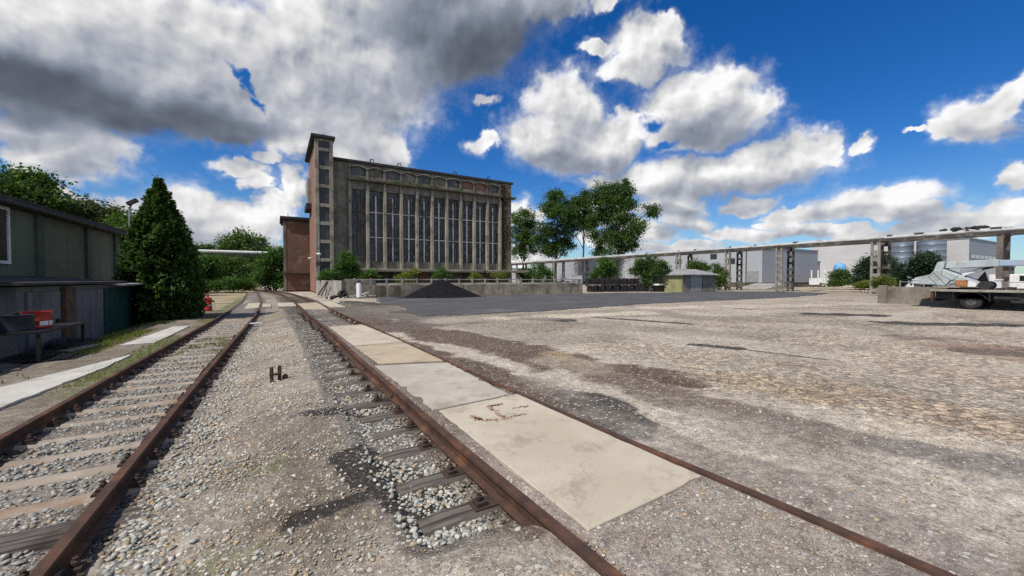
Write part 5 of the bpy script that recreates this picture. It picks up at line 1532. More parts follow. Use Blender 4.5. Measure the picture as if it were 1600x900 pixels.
# trees behind the green shed
tree('deciduous_tree', 'dark round tree rising behind the left end of the green shed roof', 'tree', 40, 440, 62, [(10, 300, 26), (40, 288, 24), (62, 292, 18), (25, 312, 30), (60, 312, 26), (78, 318, 16), (-20, 300, 30), (40, 340, 40), (80, 345, 26), (52, 280, 12)], 16000, .36, M['leaf'], .4, 'trees behind the green shed', 21, depth=.9)
tree('deciduous_tree', 'greyish feathery tree behind the middle of the green shed roof', 'tree', 125, 440, 66, [(100, 328, 16), (122, 326, 15), (145, 330, 14), (165, 336, 12), (110, 345, 20), (140, 350, 20), (165, 352, 16), (178, 330, 7), (95, 320, 8)], 9000, .36, leaf_mat('grey_green_leaves', (.045, .06, .03), (.13, .15, .085)), .3, 'trees behind the green shed', 22, shell=.45)
tree('deciduous_tree', 'green tree between the green shed roof and the conifer', 'tree', 195, 440, 58, [(185, 350, 16), (205, 345, 14), (200, 370, 22), (180, 372, 18), (215, 365, 14), (196, 400, 26)], 7000, .34, M['leaf'], .3, 'trees behind the green shed', 23)

# the wood beyond the pipe bridge
GW = 'trees and bushes at the edge of the wood beyond the tracks'
tree('deciduous_tree', 'dark dome-shaped tree standing highest above the pipe bridge', 'tree', 380, 440, 120, [(362, 384, 16), (380, 374, 14), (398, 380, 14), (410, 388, 9), (350, 388, 9), (378, 390, 22), (400, 396, 14), (360, 400, 18), (385, 410, 22)], 9000, .55, M['leaf'], .4, GW, 31, shell=.6)
tree('deciduous_tree', 'small dark tree top left of the dome-shaped tree above the pipe bridge', 'tree', 318, 440, 125, [(312, 392, 12), (326, 390, 9), (338, 394, 9), (320, 404, 18), (300, 402, 12), (345, 404, 12)], 5000, .55, M['leaf'], .3, GW, 32)
tree('bush', 'big bright green bush against the brick annex', 'bush', 425, 440, 66, [(432, 400, 16), (420, 410, 16), (440, 415, 18), (412, 425, 14), (430, 432, 18), (445, 398, 10), (418, 440, 12), (440, 440, 14), (405, 436, 8)], 14000, .26, M['leaf_bright'], .08, GW, 33, trunk=False)
tree('bush', 'light green bush under the left part of the pipe bridge', 'bush', 318, 440, 62, [(310, 415, 16), (326, 412, 14), (300, 430, 14), (318, 432, 16), (335, 428, 12), (310, 444, 10), (328, 446, 10)], 11000, .26, M['leaf_bright'], .08, GW, 34, trunk=False)
tree('bush', 'dark shaded bush below the middle of the pipe bridge', 'bush', 355, 440, 74, [(350, 412, 15), (368, 410, 14), (345, 428, 14), (362, 432, 16), (380, 422, 12), (352, 444, 8), (372, 442, 9)], 9000, .3, M['leaf'], .08, GW, 35, trunk=False)
tree('bush', 'dark bush behind the end of the left track', 'bush', 395, 440, 86, [(392, 405, 14), (405, 412, 12), (388, 425, 12), (402, 430, 10), (415, 408, 10), (392, 440, 7), (410, 440, 8)], 8000, .32, M['leaf'], .08, GW, 36, trunk=False)
tree('bush', 'low green thicket beside the dry grass clearing', 'bush', 370, 440, 60, [(345, 445, 8), (360, 442, 9), (375, 444, 8), (388, 446, 6), (334, 447, 6)], 6000, .2, M['leaf_bright'], .05, GW, 37, trunk=False)
tree('bush', 'dark undergrowth bush at the foot of the conifer, half hidden behind it', 'bush', 296, 440, 52, [(286, 425, 14), (296, 440, 12), (280, 445, 10), (300, 418, 9)], 6000, .22, M['leaf'], .06, GW, 38, trunk=False)
# bushes on the loading dock
GD = 'bushes growing on the loading dock'
def dock_bush(label, u, D, lobes, n, leaf, mat, seed):
    return tree('bush', label, 'bush', u, 440, D, lobes, n, leaf, mat, .03, GD, seed, zbase=.95, trunk=False, depth=.7)
dock_bush('largest, bright green bush in front of the tower foot, with a pointed top', 543, 45.5, [(540, 402, 7), (546, 408, 9), (534, 414, 9), (550, 418, 10), (540, 422, 12), (528, 426, 10), (556, 428, 9), (516, 428, 9), (508, 433, 8), (545, 433, 9), (541, 396, 4)], 13000, .16, M['leaf_bright'], 41)
dock_bush('low green bush just right of the largest dock bush', 577, 45, [(572, 430, 6), (580, 428, 6), (586, 433, 5), (566, 433, 5)], 3000, .14, M['leaf_bright'], 42)
dock_bush('yellow leafy bush left of the coal heap', 636, 39, [(628, 436, 6), (636, 432, 7), (645, 428, 5), (640, 438, 7), (650, 422, 3), (622, 433, 4), (641, 444, 6)], 3200, .14, M['leaf_yellow'], 43)
dock_bush('thin green bush behind the top of the coal heap', 690, 40.5, [(690, 428, 5), (684, 433, 5), (697, 432, 4), (691, 422, 3), (676, 434, 4)], 2200, .14, M['leaf_bright'], 44)
dock_bush('sparse yellowish plant right of the coal heap by the wall piers', 744, 42, [(742, 428, 4), (746, 433, 5), (739, 434, 4)], 1300, .13, M['leaf_yellow'], 45)
dock_bush('spindly yellowish plants by the right end of the ledge', 778, 43, [(772, 430, 4), (780, 432, 5), (788, 428, 4), (782, 435, 4)], 1600, .13, M['leaf_yellow'], 46)
# greenery at and beyond the dock end and among the racks
GR = 'bushes by the pipe rack and yard edge'
tree('bush', 'green thicket past the right end of the hall, behind the dock railing', 'bush', 838, 440, 62, [(815, 428, 8), (830, 424, 9), (846, 420, 9), (858, 426, 8), (840, 434, 10), (822, 437, 8), (860, 436, 7)], 8000, .22, M['leaf_bright'], .05, GR, 51, trunk=False)
tree('bush', 'light green bush behind the crates, right of the white gate', 'bush', 945, 440, 52, [(942, 416, 9), (950, 412, 8), (936, 424, 9), (952, 424, 10), (944, 434, 10), (930, 432, 7), (940, 406, 5)], 9000, .18, M['leaf_bright'], .05, GR, 52, trunk=False)
tree('bush', 'broad dark green bush behind the wooden store shed', 'bush', 1015, 440, 52, [(1000, 412, 10), (1018, 408, 11), (1034, 412, 9), (994, 424, 10), (1012, 424, 14), (1030, 424, 10), (1042, 418, 6), (1010, 436, 9)], 12000, .17, M['leaf'], .08, GR, 53)
tree('bush', 'dark bush between the store shed and the first rack columns', 'bush', 1124, 440, 62, [(1122, 424, 8), (1130, 430, 7), (1118, 434, 8), (1126, 442, 9), (1120, 415, 4)], 6000, .19, M['leaf'], .05, GR, 54, trunk=False)
tree('bush', 'leafy bush spreading above the roof of the store shed', 'bush', 1092, 440, 66, [(1086, 412, 7), (1096, 414, 7), (1104, 418, 5), (1078, 416, 5), (1090, 424, 9)], 5000, .2, M['leaf'], .05, GR, 55)
tree('bush', 'dark rounded bush in front of the white trailer and blue tank', 'bush', 1311, 440, 72, [(1306, 432, 8), (1316, 430, 8), (1322, 438, 8), (1310, 442, 8), (1312, 424, 5), (1300, 443, 6)], 6000, .2, M['leaf'], .05, GR, 56, trunk=False)
tree('bush', 'fresh yellow green bush at the foot of the ladder column near the crane', 'bush', 1382, 440, 52, [(1378, 438, 5), (1386, 440, 6), (1392, 442, 4), (1370, 443, 5)], 4000, .14, M['leaf_yellow'], .03, GR, 57, trunk=False)
tree('bush', 'low yellow green weeds left of the ladder column near the crane', 'bush', 1350, 440, 60, [(1342, 446, 5), (1352, 445, 6), (1360, 447, 5)], 3000, .14, M['leaf_yellow'], .03, GR, 58, trunk=False)
GP = 'pines in front of the silos'
tree('pine_tree', 'pine seen left of the ladder column near the crane', 'tree', 1352, 440, 68, [(1354, 412, 9), (1346, 422, 10), (1360, 420, 10), (1350, 434, 11), (1342, 438, 7), (1358, 404, 5)], 9000, .2, M['pine'], .12, GP, 61)
tree('pine_tree', 'pine standing directly behind the ladder column', 'tree', 1386, 440, 70, [(1384, 410, 9), (1392, 418, 9), (1378, 424, 9), (1390, 432, 10), (1380, 402, 6)], 7000, .2, M['pine'], .12, GP, 62)
tree('spruce_tree', 'small bluish pointed spruce between the pines', 'tree', 1408, 440, 66, [(1408, 414, 2.5), (1408, 421, 4), (1407, 428, 6), (1408, 435, 7.5), (1406, 442, 8.5)], 6000, .16, M['pine'], .1, GP, 63, depth=.2, shell=.3)
tree('pine_tree', 'widest pine, in front of the wider silo', 'tree', 1445, 440, 64, [(1440, 402, 7), (1452, 400, 8), (1432, 412, 9), (1448, 412, 11), (1460, 410, 7), (1428, 426, 10), (1446, 426, 12), (1462, 424, 8), (1434, 438, 8), (1452, 440, 8)], 13000, .2, M['pine'], .14, GP, 64)
# ivy on the right pier of the hall
iv = empty('climbing_ivy', hall.location, 'dry brown ivy hanging on the right corner of the hall front', 'ivy', None, BA)
g = np.random.default_rng(77)
n_ = 1300
tz = g.random(n_); 
zx = np.where(tz > .72, 24.45 + g.exponential(.25, n_), 24.4 + np.abs(g.normal(0, .35 + .5 * np.exp(-((tz - .45) / .18) ** 2), n_)))
zz = 3.2 + tz * 12.2
c = np.stack([np.minimum(zx, 26), np.full(n_, .93) - g.random(n_) * .12, zz], 1)
c[:, 1] -= np.where((zz > 13.3) & (zz < 13.7), .55, 0)
nd = g.normal(0, .5, (n_, 3)) + np.array([0, -1, .2]); nd /= np.linalg.norm(nd, axis=1)[:, None]
tt = np.cross(nd, g.normal(size=(n_, 3))); tt /= np.linalg.norm(tt, axis=1)[:, None]; bb = np.cross(nd, tt)
s = g.uniform(.08, .2, n_)[:, None]
V = np.stack([c - tt * s, c + bb * s * .6, c + tt * s, c - bb * s * .6], 1).reshape(-1, 3)
crown_mesh('foliage', V, np.repeat(g.random(n_), 4), leaf_mat('dry_ivy', (.06, .042, .024), (.13, .095, .05)), iv)
mb = MB()
for k in range(7):
    x_ = 24.4 + k * .13
    mb.tube([(x_ + .1 * math.sin(z_ + k), .93, z_) for z_ in np.linspace(2.9, 13 - k, 9)], .022, 5)
mb.build('stems', M['bark'], iv)
# moss and weeds on the ledge of the upper row
mz = empty('ledge_weeds', hall.location, 'weeds and moss growing along the upper ledge of the hall', 'weeds', None, BA)
xs_ = np.concatenate([g.normal(cx_, .5, 160) for cx_ in (5.0, 9.2, 11.0, 12.6, 14.2, 17.5)])
c = np.stack([xs_, g.uniform(.5, .95, len(xs_)), 13.64 + np.abs(g.normal(0, .08, len(xs_)))], 1)
V, T = leaf_cloud(c, np.full(len(c), .06), 2400, .10, seed=3)
crown_mesh('foliage', V, T, M['leaf'], mz)
# far wood along the horizon, beyond all buildings
cs, rs = [], []
g = random.Random(3)
for k in range(150):
    a = R(g.uniform(-75, 125)); d = g.uniform(230, 330)
    h_ = g.uniform(3.0, 5.0)
    cs.append((math.sin(a) * d, math.cos(a) * d, h_ * .6)); rs.append((g.uniform(8, 16), g.uniform(8, 16), h_))
V, T = leaf_cloud(cs, rs, 30000, 1.1, seed=9)
V[:, 2] = np.maximum(V[:, 2], 0)
o = crown_mesh('distant_wood', V, T, M['leaf'], None)
tag(o, 'low dark wood along the horizon beyond the buildings', kind='stuff')
# ================================================================ coal heap
g = np.random.default_rng(4)
nr, na = 46, 96
RR, AA = np.meshgrid(np.linspace(0, 1, nr), np.linspace(0, 2*math.pi, na, endpoint=False), indexing='ij')
hx, hy = 11.6, 33.0
edge = 1 + .16 * (vnoise(np.cos(AA) * 2 + 5, np.sin(AA) * 2 + 5, 1.0, 4, 3) - .5) * 2
px_ = RR * 3.55 * edge * np.cos(AA); py_ = RR * 2.35 * edge * np.sin(AA)
pzh = 1.62 * np.clip(1 - RR, 0, 1) ** 1.05
pzh = np.minimum(pzh, 1.50 + .05 * vnoise(px_, py_, 2, 8)) + .30 * (vnoise(px_ + 9, py_, 1.0, 5, 5) - .5) * (1 - RR) ** .5 + .03 * (vnoise(px_, py_, 9, 6, 2) - .5)
px_ = px_ - .5 * (1 - RR) * 0
V = np.stack([px_, py_, pzh - .03 * RR], -1).reshape(-1, 3)
f = []
for i in range(nr - 1):
    for j in range(na):
        j2 = (j + 1) % na
        f += [i * na + j, (i + 1) * na + j, (i + 1) * na + j2, i * na + j2]
ch = np_mesh('coal_heap', V, f, 4, M['coal'], None, None, smooth=True)
ch.location = (hx, hy, 0)
xl_ = g.normal(0, 1, 420); yl_ = g.normal(0, 1, 420); dl_ = np.hypot(xl_, yl_) + 1e-6
rr_ = g.uniform(.82, 1.18, 420)
sp = stones('spilled_coal', xl_ / dl_ * 3.5 * rr_, yl_ / dl_ * 2.3 * rr_, np.full(420, .015), g.uniform(.02, .09, 420), np.full((420, 3), .014), None, ch)
tag(ch, 'black coal heap on the tarred apron against the loading dock wall', 'coal heap')

# ================================================================ small things along the dock fence
p_ = pz(561, 466)
wp = empty('bollard', (p_.x, p_.y, 0), 'short thick white concrete post standing in front of the board fence', 'post')
mb = MB(); mb.lathe([(.20, -.1), (.20, 1.12), (.17, 1.2), (.08, 1.22)], n=20); mb.build('shaft', M['white_paint'], wp, smooth=True, angle=35)
mb = MB(); mb.lathe([(.26, -.1), (.26, .06), (.22, .09)], n=16); mb.build('foot', M['concrete'], wp)
r2 = random.Random(3)
def rubble(name, label, at, n_, spread, size, tint, seed):
    g = np.random.default_rng(seed)
    x_ = g.normal(0, spread, n_); y_ = g.normal(0, spread * .5, n_)
    z_ = np.abs(g.normal(0, size * 1.1, n_)) * np.exp(-(x_ / spread) ** 2 * .4)
    o = stones(name, x_, y_, z_, g.uniform(size * .5, size * 1.3, n_), np.array(tint) * g.uniform(.6, 1.2, (n_, 1)))
    o.location = at
    return tag(o, label, 'rubble')
p_ = pz(533, 465); rubble('rubble_heap', 'dark heap of scrap and rubble at the corner of the panel fence', (p_.x, p_.y, .0), 60, .4, .22, (.05, .047, .045), 1)
p_ = pz(550, 465); rubble('rubble_heap', 'white broken stones lying left of the white post', (p_.x, p_.y, .0), 40, .45, .13, (.5, .49, .46), 2)
p_ = pz(572, 465); rubble('rubble_heap', 'grey and white stones heaped right of the white post', (p_.x, p_.y, .1), 40, .22, .17, (.36, .35, .34), 3)
for i, (u0, v0, u1, v1, w, lb) in enumerate([(497, 461, 511, 440, .07, 'dark thick pole leaning on the panel fence, left one'), (502, 462, 513, 440, .06, 'dark pole leaning on the panel fence, steepest one'), (508, 462, 512, 446, .04, 'thin short rod leaning on the panel fence')]):
    a = pz(u0, v0, -.03); b2 = pX(u1, v1, a.x + .55 if i < 2 else a.x + .35)
    k = (Vector((b2.x, b2.y, b2.z)) - a)
    mb = MB(); mb.tube([(0, 0, 0), k], [w, w * .85], 8)
    o = mb.build('leaning_pole', M['rust_dark'], None, loc=a); tag(o, lb, 'pole', 'poles leaning on the panel fence')
mb = MB()
for k in range(4):
    mb.box(-.0, 1.0, -.02 + k * .05, .02 + k * .05, 0, .95 - k * .04)
p_ = pY(576, 455, dockY(8.0) - .4)
for k in range(4):
    u = 586 + k * 12
    q = pY(u, 460, dockY(9 + k) - .30)
    mb = MB(); r_ = .11
    pts_ = [(-.26, 0, -.05), (-.26, 0, .75), (-.2, 0, .95), (-.08, .03, 1.03), (.08, .03, 1.03), (.2, 0, .95), (.26, 0, .75), (.26, 0, -.05)]
    mb.prism([(a_[0], a_[2]) for a_ in pts_], -.04, .04, 'Y')
    o = mb.build('propped_slab', M['concrete_dark'] if k % 2 else M['wall_stained'], None, loc=(q.x, q.y, 0), bevel=.01)
    tag(o, ['round-topped stained panel nearest the white post, propped on the dock wall', 'dark round-topped panel second from the white post on the dock wall', 'stained round-topped panel third from the white post on the dock wall', 'dark round-topped panel nearest the coal heap on the dock wall'][k], 'panel', 'round-topped panels propped on the dock wall')

# ================================================================ white gate frame, crates, timber, store shed
ga_, gb_ = pz(892, 456.5), pz(914, 455.5)
gt = empty('steel_gate', (ga_.x, ga_.y, 0), 'white steel gate frame with crossed braces and a panel on top, left of the crates', 'gate')
L_ = 1.62
mb = MB()
for a, b2 in (((0, 0, 0), (0, 0, 1.98)), ((L_, 0, 0), (L_, 0, 1.98)), ((0, 0, .06), (L_, 0, .06)), ((0, 0, 1.2), (L_, 0, 1.2)), ((0, 0, 1.95), (L_, 0, 1.95)), ((L_ / 2, 0, 0), (L_ / 2, 0, 1.95))):
    mb.bar(a, b2, .07)
mb.build('gate_frame', M['steel_white'], gt)
mb = MB(); mb.bar((0, .02, 1.17), (L_ / 2, .02, .08), .055); mb.bar((L_, .02, 1.17), (L_ / 2, .02, .08), .055); mb.build('brace', M['steel_white'], gt)
mb = MB(); mb.box(.04, L_ - .04, -.02, .02, 1.55, 1.92); mb.build('sheet', M['white_paint'], gt)
def crate(w, d, h, seed):
    r2 = random.Random(seed); o = None
    mb = MB()
    for x_ in (0, w):
        for y_ in (0, d):
            mb.bar((x_, y_, 0), (x_, y_, h), .06)
    for z_ in (.08, h):
        mb.bar((0, 0, z_), (w, 0, z_), .05); mb.bar((0, d, z_), (w, d, z_), .05); mb.bar((0, 0, z_), (0, d, z_), .05); mb.bar((w, 0, z_), (w, d, z_), .05)
    return mb
cr0 = empty('mesh_crate', (0, 0, 0), 'x', 'crate', 'dark stacked mesh crates')
crate(.95, .9, .80, 1).build('frame', M['steel_dark'], cr0)
mb = MB()
for k in range(1, 10):
    mb.bar((k * .095, -.005, .08), (k * .095, -.005, .8), .016); mb.bar((-.005, k * .09, .08), (-.005, k * .09, .8), .016)
for k in range(1, 7):
    mb.bar((0, -.005, .08 + k * .1), (.95, -.005, .08 + k * .1), .014); mb.bar((-.005, 0, .08 + k * .1), (-.005, .9, .08 + k * .1), .014)
mb.build('wire_mesh', M['steel_dark'], cr0)
mb = MB(); r2 = random.Random(9)
for k in range(70):
    x_, y_ = r2.uniform(.12, .83), r2.uniform(.1, .8); z_ = r2.uniform(.08, .66)
    mb.box(x_ - .11, x_ + .11, y_ - .09, y_ + .09, z_, z_ + .13)
mb.build('contents', mottled('dark_scrap', (.02, .018, .017), (.06, .05, .045), 4, rough=.9), cr0)
pA_, pB_ = pz(919, 456.2), pz(999, 455.3)
cnt = 0
names_c = ['first', 'second', 'third', 'fourth', 'fifth', 'sixth', 'seventh']
for i in range(7):
    for tier in range(2):
        q = pA_.lerp(pB_, i / 7)
        lb = 'dark mesh crate, %s stack right of the white gate, %s' % (names_c[i], 'lower one' if tier == 0 else 'upper one')
        lc = (q.x + rnd.uniform(-.03, .03), q.y + rnd.uniform(-.05, .05), tier * .845 - .02)
        if cnt == 0:
            o = cr0; o.location = lc; o['label'] = lb; o.rotation_euler = (0, 0, -.5)
        else:
            o = copy_tree(cr0, lc, -.5 + rnd.uniform(-.05, .05), lb)
        cnt += 1
qs = pz(1018, 455.0)
for k in range(6):
    mb = MB(); mb.box(-1.0, 1.0, -.4, .4, 0, .14)
    o = mb.build('stacked_slab', M['concrete_pale'], None, loc=(qs.x - .3 + rnd.uniform(-.12, .12), qs.y + 1.0 + rnd.uniform(-.1, .1), k * .16 - .02), bevel=.012)
    o.rotation_euler = (0, 0, -.4 + rnd.uniform(-.06, .06))
    tag(o, 'grey slab in the small stack between the crates and the store shed, ' + ['bottom one', 'second from the bottom', 'third from the bottom', 'third from the top', 'second from the top', 'topmost'][k], 'slab', 'grey slabs stacked beside the crates')
qb = pz(1041, 455.6)
cn_ = empty('container_bin', (qb.x - .6, qb.y + .6, 0), 'black bin with a white cover in front of the store shed', 'bin')
mb = MB(); mb.prism([(-.55, 0), (.55, 0), (.65, .78), (-.65, .78)], -.4, .4, 'Y'); mb.build('body', M['black'], cn_, bevel=.03)
mb = MB(); mb.prism([(-.7, .78), (.7, .78), (.5, .92), (-.45, .97)], -.46, .46, 'Y'); mb.build('cover', M['white_paint'], cn_, bevel=.02)
# store shed
sx, sy = 40.6, 31.0
ss = empty('store_shed', (sx, sy, 0), 'small low store shed with a yellowish side wall, grey doors and a shallow grey roof', 'shed')
M['shed_yellow'] = mottled('yellowed_plaster', (.26, .25, .12), (.33, .315, .165), 1, (.2, .19, .12), 1.2, streak=.4)
M['shed_grey'] = mottled('grey_sheet_front', (.19, .175, .155), (.24, .222, .198), 1, (.13, .12, .105), 1.4, streak=.5)
mb = MB(); mb.box(0, .2, 0.0, 4.4, -.2, 2.1); mb.box(.2, 6.4, 4.2, 4.4, -.2, 2.1); mb.box(6.2, 6.4, .1, 4.2, -.2, 2.1); mb.build('wall', M['shed_yellow'], ss)
mb = MB(); mb.box(.2, 6.4, -.0, .15, -.2, 2.1); mb.build('front_wall', M['shed_grey'], ss)
mb = MB(); mb.box(-.02, .22, -.05, .2, -.2, 2.15); mb.build('corner_post', M['shed_yellow'], ss)
for i, (a, b2) in enumerate(((.35, 1.25), (1.5, 3.6), (3.75, 6.1))):
    mb = MB(); st = .3; x_ = a
    while x_ < b2 - .05:
        mb.box(x_ + .01, min(x_ + st, b2) - .01, -.07, -.002, .02, 1.95); x_ += st
    d_ = mb.build('door', M['shed_grey'] if i != 1 else M['steel_grey'], ss)
mb = MB()
x0, x1, y0, y1, zr = -.35, 6.8, -.4, 4.8, 2.1
v = [(x0, y0, zr), (x1, y0, zr), (x1, y1, zr), (x0, y1, zr), (x0 + 1.2, 2.2, zr + .72), (x1 - 1.2, 2.2, zr + .72), (x0, y0, zr - .1), (x1, y0, zr - .1), (x1, y1, zr - .1), (x0, y1, zr - .1)]
mb.add(v, [(0, 1, 5, 4), (1, 2, 5), (2, 3, 4, 5), (3, 0, 4), (6, 7, 1, 0), (7, 8, 2, 1), (8, 9, 3, 2), (9, 6, 0, 3), (9, 8, 7, 6)])
mb.build('roof', mottled('eternit_roof', (.24, .24, .245), (.31, .31, .31), 1, (.18, .18, .17), 2, rough=.85), ss)

# ================================================================ sand mound, ramp, yard clutter by the racks
nr, na = 26, 60
RR, AA = np.meshgrid(np.linspace(0, 1, nr), np.linspace(0, 2*math.pi, na, endpoint=False), indexing='ij')
px_ = RR * 7.5 * np.cos(AA); py_ = RR * 4.2 * np.sin(AA)
hzz = .75 * (1 - RR ** 2) * (.55 + .9 * vnoise(px_, py_, .35, 14, 4)) - .02
V = np.stack([px_, py_, hzz], -1).reshape(-1, 3)
f = []
for i in range(nr - 1):
    for j in range(na):
        j2 = (j + 1) % na
        f += [i * na + j, (i + 1) * na + j, (i + 1) * na + j2, i * na + j2]
sm = np_mesh('sand_mound', V, f, 4, mottled('yellow_sand', (.42, .34, .22), (.52, .43, .29), 1.2, (.3, .24, .16), .8, bump=.6, bscale=12, bdist=.03), smooth=True)
q = pz(1318, 456); sm.location = (62.5, 22.5, -.05); sm.rotation_euler = (0, 0, R(80))
tag(sm, 'low yellowish mound of sand and earth behind the rack columns', 'sand heap')
q = pX(1205, 450, 66)
mb = MB(); mb.prism([(0, -.1), (7.5, -.1), (7.5, .85), (5.5, .85), (0, .02)], 0, 4.5, 'Y')
o = mb.build('loading_ramp', M['concrete_pale'], None, loc=(63, 33.5, 0)); tag(o, 'pale concrete ramp rising to the corner of the grey warehouse', 'ramp')
for k in range(5):
    mb = MB(); mb.box(-.9, .9, -.09, .09, 0, .16)
    q = pX(1262 + (k % 3) * 8, 449, 70)
    o = mb.build('timber_beam', M['wood_old'], None, loc=(q.x + k * .1, q.y, .35 + .17 * (k // 3))); o.rotation_euler = (0, 0, 1.4)
    tag(o, 'weathered timber beam in the small pile behind the rack columns', 'beam', 'timber beams behind the rack columns')
# trailer and tank
tr_p = pX(1290, 448, 84)
wt_ = empty('flatbed_trailer', (84, tr_p.y - 2.0, 0), 'white stake-sided trailer half hidden by the dark rounded bush', 'trailer')
mb = MB(); mb.box(0, 2.4, -1.2, 4.6, .9, 1.35); mb.box(0, .08, -1.2, 4.6, 1.35, 1.75); mb.build('bed', M['white_paint'], wt_)
for k in range(6):
    mb = MB(); mb.box(-.02, .10, -1.1 + k * 1.05, -.92 + k * 1.05, 1.36, 3.2); mb.build('stake', M['white_paint'], wt_)
mb = MB(); mb.box(0, 1.0, 3.0, 4.6, .2, .9); mb.build('toolbox', M['white_paint'], wt_)
for y_ in (.0, 1.3):
    mb = MB(); mb.tube([(-.05, y_, .5), (.3, y_, .5)], .5, 18); w_ = mb.build('wheel', M['rubber'], wt_)
    mb = MB(); mb.tube([(-.07, y_, .5), (-.04, y_, .5)], .27, 14); mb.build('rim', M['steel_grey'], w_)
tp = pX(1312, 430, 92)
bt_ = empty('water_tank', (92, tp.y, 0), 'round light blue tank on legs above the dark rounded bush', 'tank')
mb = MB(); mb.lathe([(.3, 2.3), (.85, 2.6), (.9, 2.9), (.9, 4.1), (.75, 4.35), (.3, 4.55), (.25, 4.7)], n=24); mb.build('vessel', M['blue_paint'], bt_, smooth=True, angle=50)
for a in (.4, 1.97, 3.54, 5.1):
    mb = MB(); mb.tube([(.8 * math.cos(a), .8 * math.sin(a), -.1), (.8 * math.cos(a), .8 * math.sin(a), 2.65)], .06, 6); mb.build('leg', M['steel_grey'], bt_)

# ================================================================ truck crane and the low wall behind it
lw = empty('low_wall', (33.45, 0, 0), 'low rough concrete wall with a thicker end post behind the truck crane', 'wall')
ye_ = pX(1373, 470, 33.4).y
mb = MB(); mb.box(0, .25, -4, ye_ - .4, -.2, 1.06); mb.build('wall_body', mottled('rough_wall_concrete', (.20, .175, .14), (.29, .26, .21), .9, (.12, .10, .08), .9, streak=.4, bump=.6, bscale=7), lw)
mb = MB(); mb.box(-.08, .33, ye_ - .4, ye_ + .05, -.2, 1.14); mb.build('end_post', M['concrete'], lw, bevel=.02)
TXc = 30.6
tc = empty('truck_crane', (TXc, 0, 0), 'old pale blue grey truck crane with its boom laid flat over a dark chassis', 'truck crane')
M['crane_paint'] = mottled('faded_crane_paint', (.37, .415, .425), (.45, .495, .50), .8, (.30, .31, .29), 1.2, streak=.25, rough=.5, bump=.1, streak_col=(.25, .17, .11))
M['crane_blue'] = mottled('faded_blue_boom_paint', (.30, .38, .50), (.37, .45, .57), .8, (.35, .38, .42), 1.2, streak=.25, rough=.5, bump=.1)
def T7(a, b2, X=31.2):
    """point of the crane's side plane from the enlarged photo"""
    q = pX(1300 + a / 5, 330 + b2 / 5, X); return (q.y, q.z)
yR, yF = pX(1453, 455, TXc).y, -3.6
mb = MB(); mb.box(0, 2.4, yF + 2.2, yR, .88, 1.0); mb.build('bed', mottled('worn_bed_steel', (.26, .24, .2), (.36, .34, .3), 2, (.18, .13, .09), 2), tc, bevel=.01)
mb = MB(); mb.box(.35, .55, yF, yR - .15, .50, .877); mb.box(1.85, 2.05, yF, yR - .15, .50, .877); mb.box(.2, 2.2, 2.2, 4.9, .38, .875)
mb.box(.55, 1.85, yR - .5, yR - .3, .46, .875)
mb.build('chassis', M['steel_dark'], tc)
wy_ = pX(1516, 480, TXc).y
M['rim'] = mottled('dusty_dark_rim', (.07, .066, .06), (.11, .104, .095), 5, (.10, .06, .04), 6, rough=.8, bump=.1)
def wheel(x_, y_, parent):
    MX = Matrix.Translation((x_, y_, .40)) @ Matrix.Rotation(R(90 if x_ < 1.2 else -90), 4, 'Y')
    mb = MB(); mb.lathe([(.20, .05), (.215, -.085), (.235, -.115), (.30, -.135), (.355, -.125), (.392, -.085), (.40, -.03), (.40, .05), (.392, .10), (.355, .135), (.20, .13)], n=32, M=MX)
    for k in range(40):
        a = 2 * math.pi * k / 40
        mb.box(.392, .408, -.014, .014, -.075, .09, MX @ Matrix.Rotation(a, 4, 'Z'))
    w_ = mb.build('wheel', M['rubber'], parent, smooth=True, angle=28)
    mb = MB(); mb.lathe([(.216, -.09), (.205, -.10), (.185, -.05), (.105, -.02), (.10, -.075), (.06, -.085), (.055, -.12), (.02, -.125)], n=26, M=MX)
    for k in range(8):
        a = 2 * math.pi * k / 8
        mb.lathe([(.014, -.085), (.014, -.04)], (.082 * math.cos(a), .082 * math.sin(a), 0), 6, MX)
    r_ = mb.build('rim', M['rim'], w_, smooth=True, angle=30)
    mb = MB()
    for k in range(8):
        a = 2 * math.pi * (k + .5) / 8
        mb.lathe([(.020, -.060), (.020, -.030)], (.145 * math.cos(a), .145 * math.sin(a), 0), 8, MX)
    mb.build('hand_hole', M['black'], w_)
for y_ in (wy_, -1.0):
    for x_ in (.16, 2.24):
        wheel(x_, y_, tc)
mb = MB()
for y_ in (wy_,):
    pr_ = [(y_ + .54 * math.cos(a), .40 + .50 * math.sin(a)) for a in np.linspace(R(20), R(160), 9)]
    pr_ = [(p_[0], min(p_[1], .874)) for p_ in pr_]
    mb.prism(pr_ + [(p_[0] * 1.0 + (0.03 if p_[0] > y_ else -.03), p_[1] - .03) for p_ in reversed(pr_)], -.02, .34, 'X')
mb.build('mudguard', M['steel_dark'], tc)
mb = MB(); mb.box(.05, .35, yR - .12, yR - .02, .42, .876); mb.box(2.0, 2.3, yR - .12, yR - .02, .42, .876); mb.box(.05, 2.35, yR - .11, yR - .03, .34, .46)
mb.build('rear_bumper', M['rust'], tc)
for x_ in (.08, 2.1):
    mb = MB(); mb.box(x_, x_ + .2, yR - .02, yR + .02, .54, .67); mb.build('tail_light', M['red_paint'], tc)
mb = MB(); mb.prism([T7(640, 563), T7(655, 520), T7(772, 497), T7(800, 470), T7(870, 452), T7(985, 497), T7(1085, 535), T7(1150, 565), T7(1138, 592), T7(900, 585), T7(820, 574), T7(700, 572)], .35, 2.0, 'X')
sup = mb.build('superstructure', M['crane_paint'], tc, bevel=.03)
mb = MB()
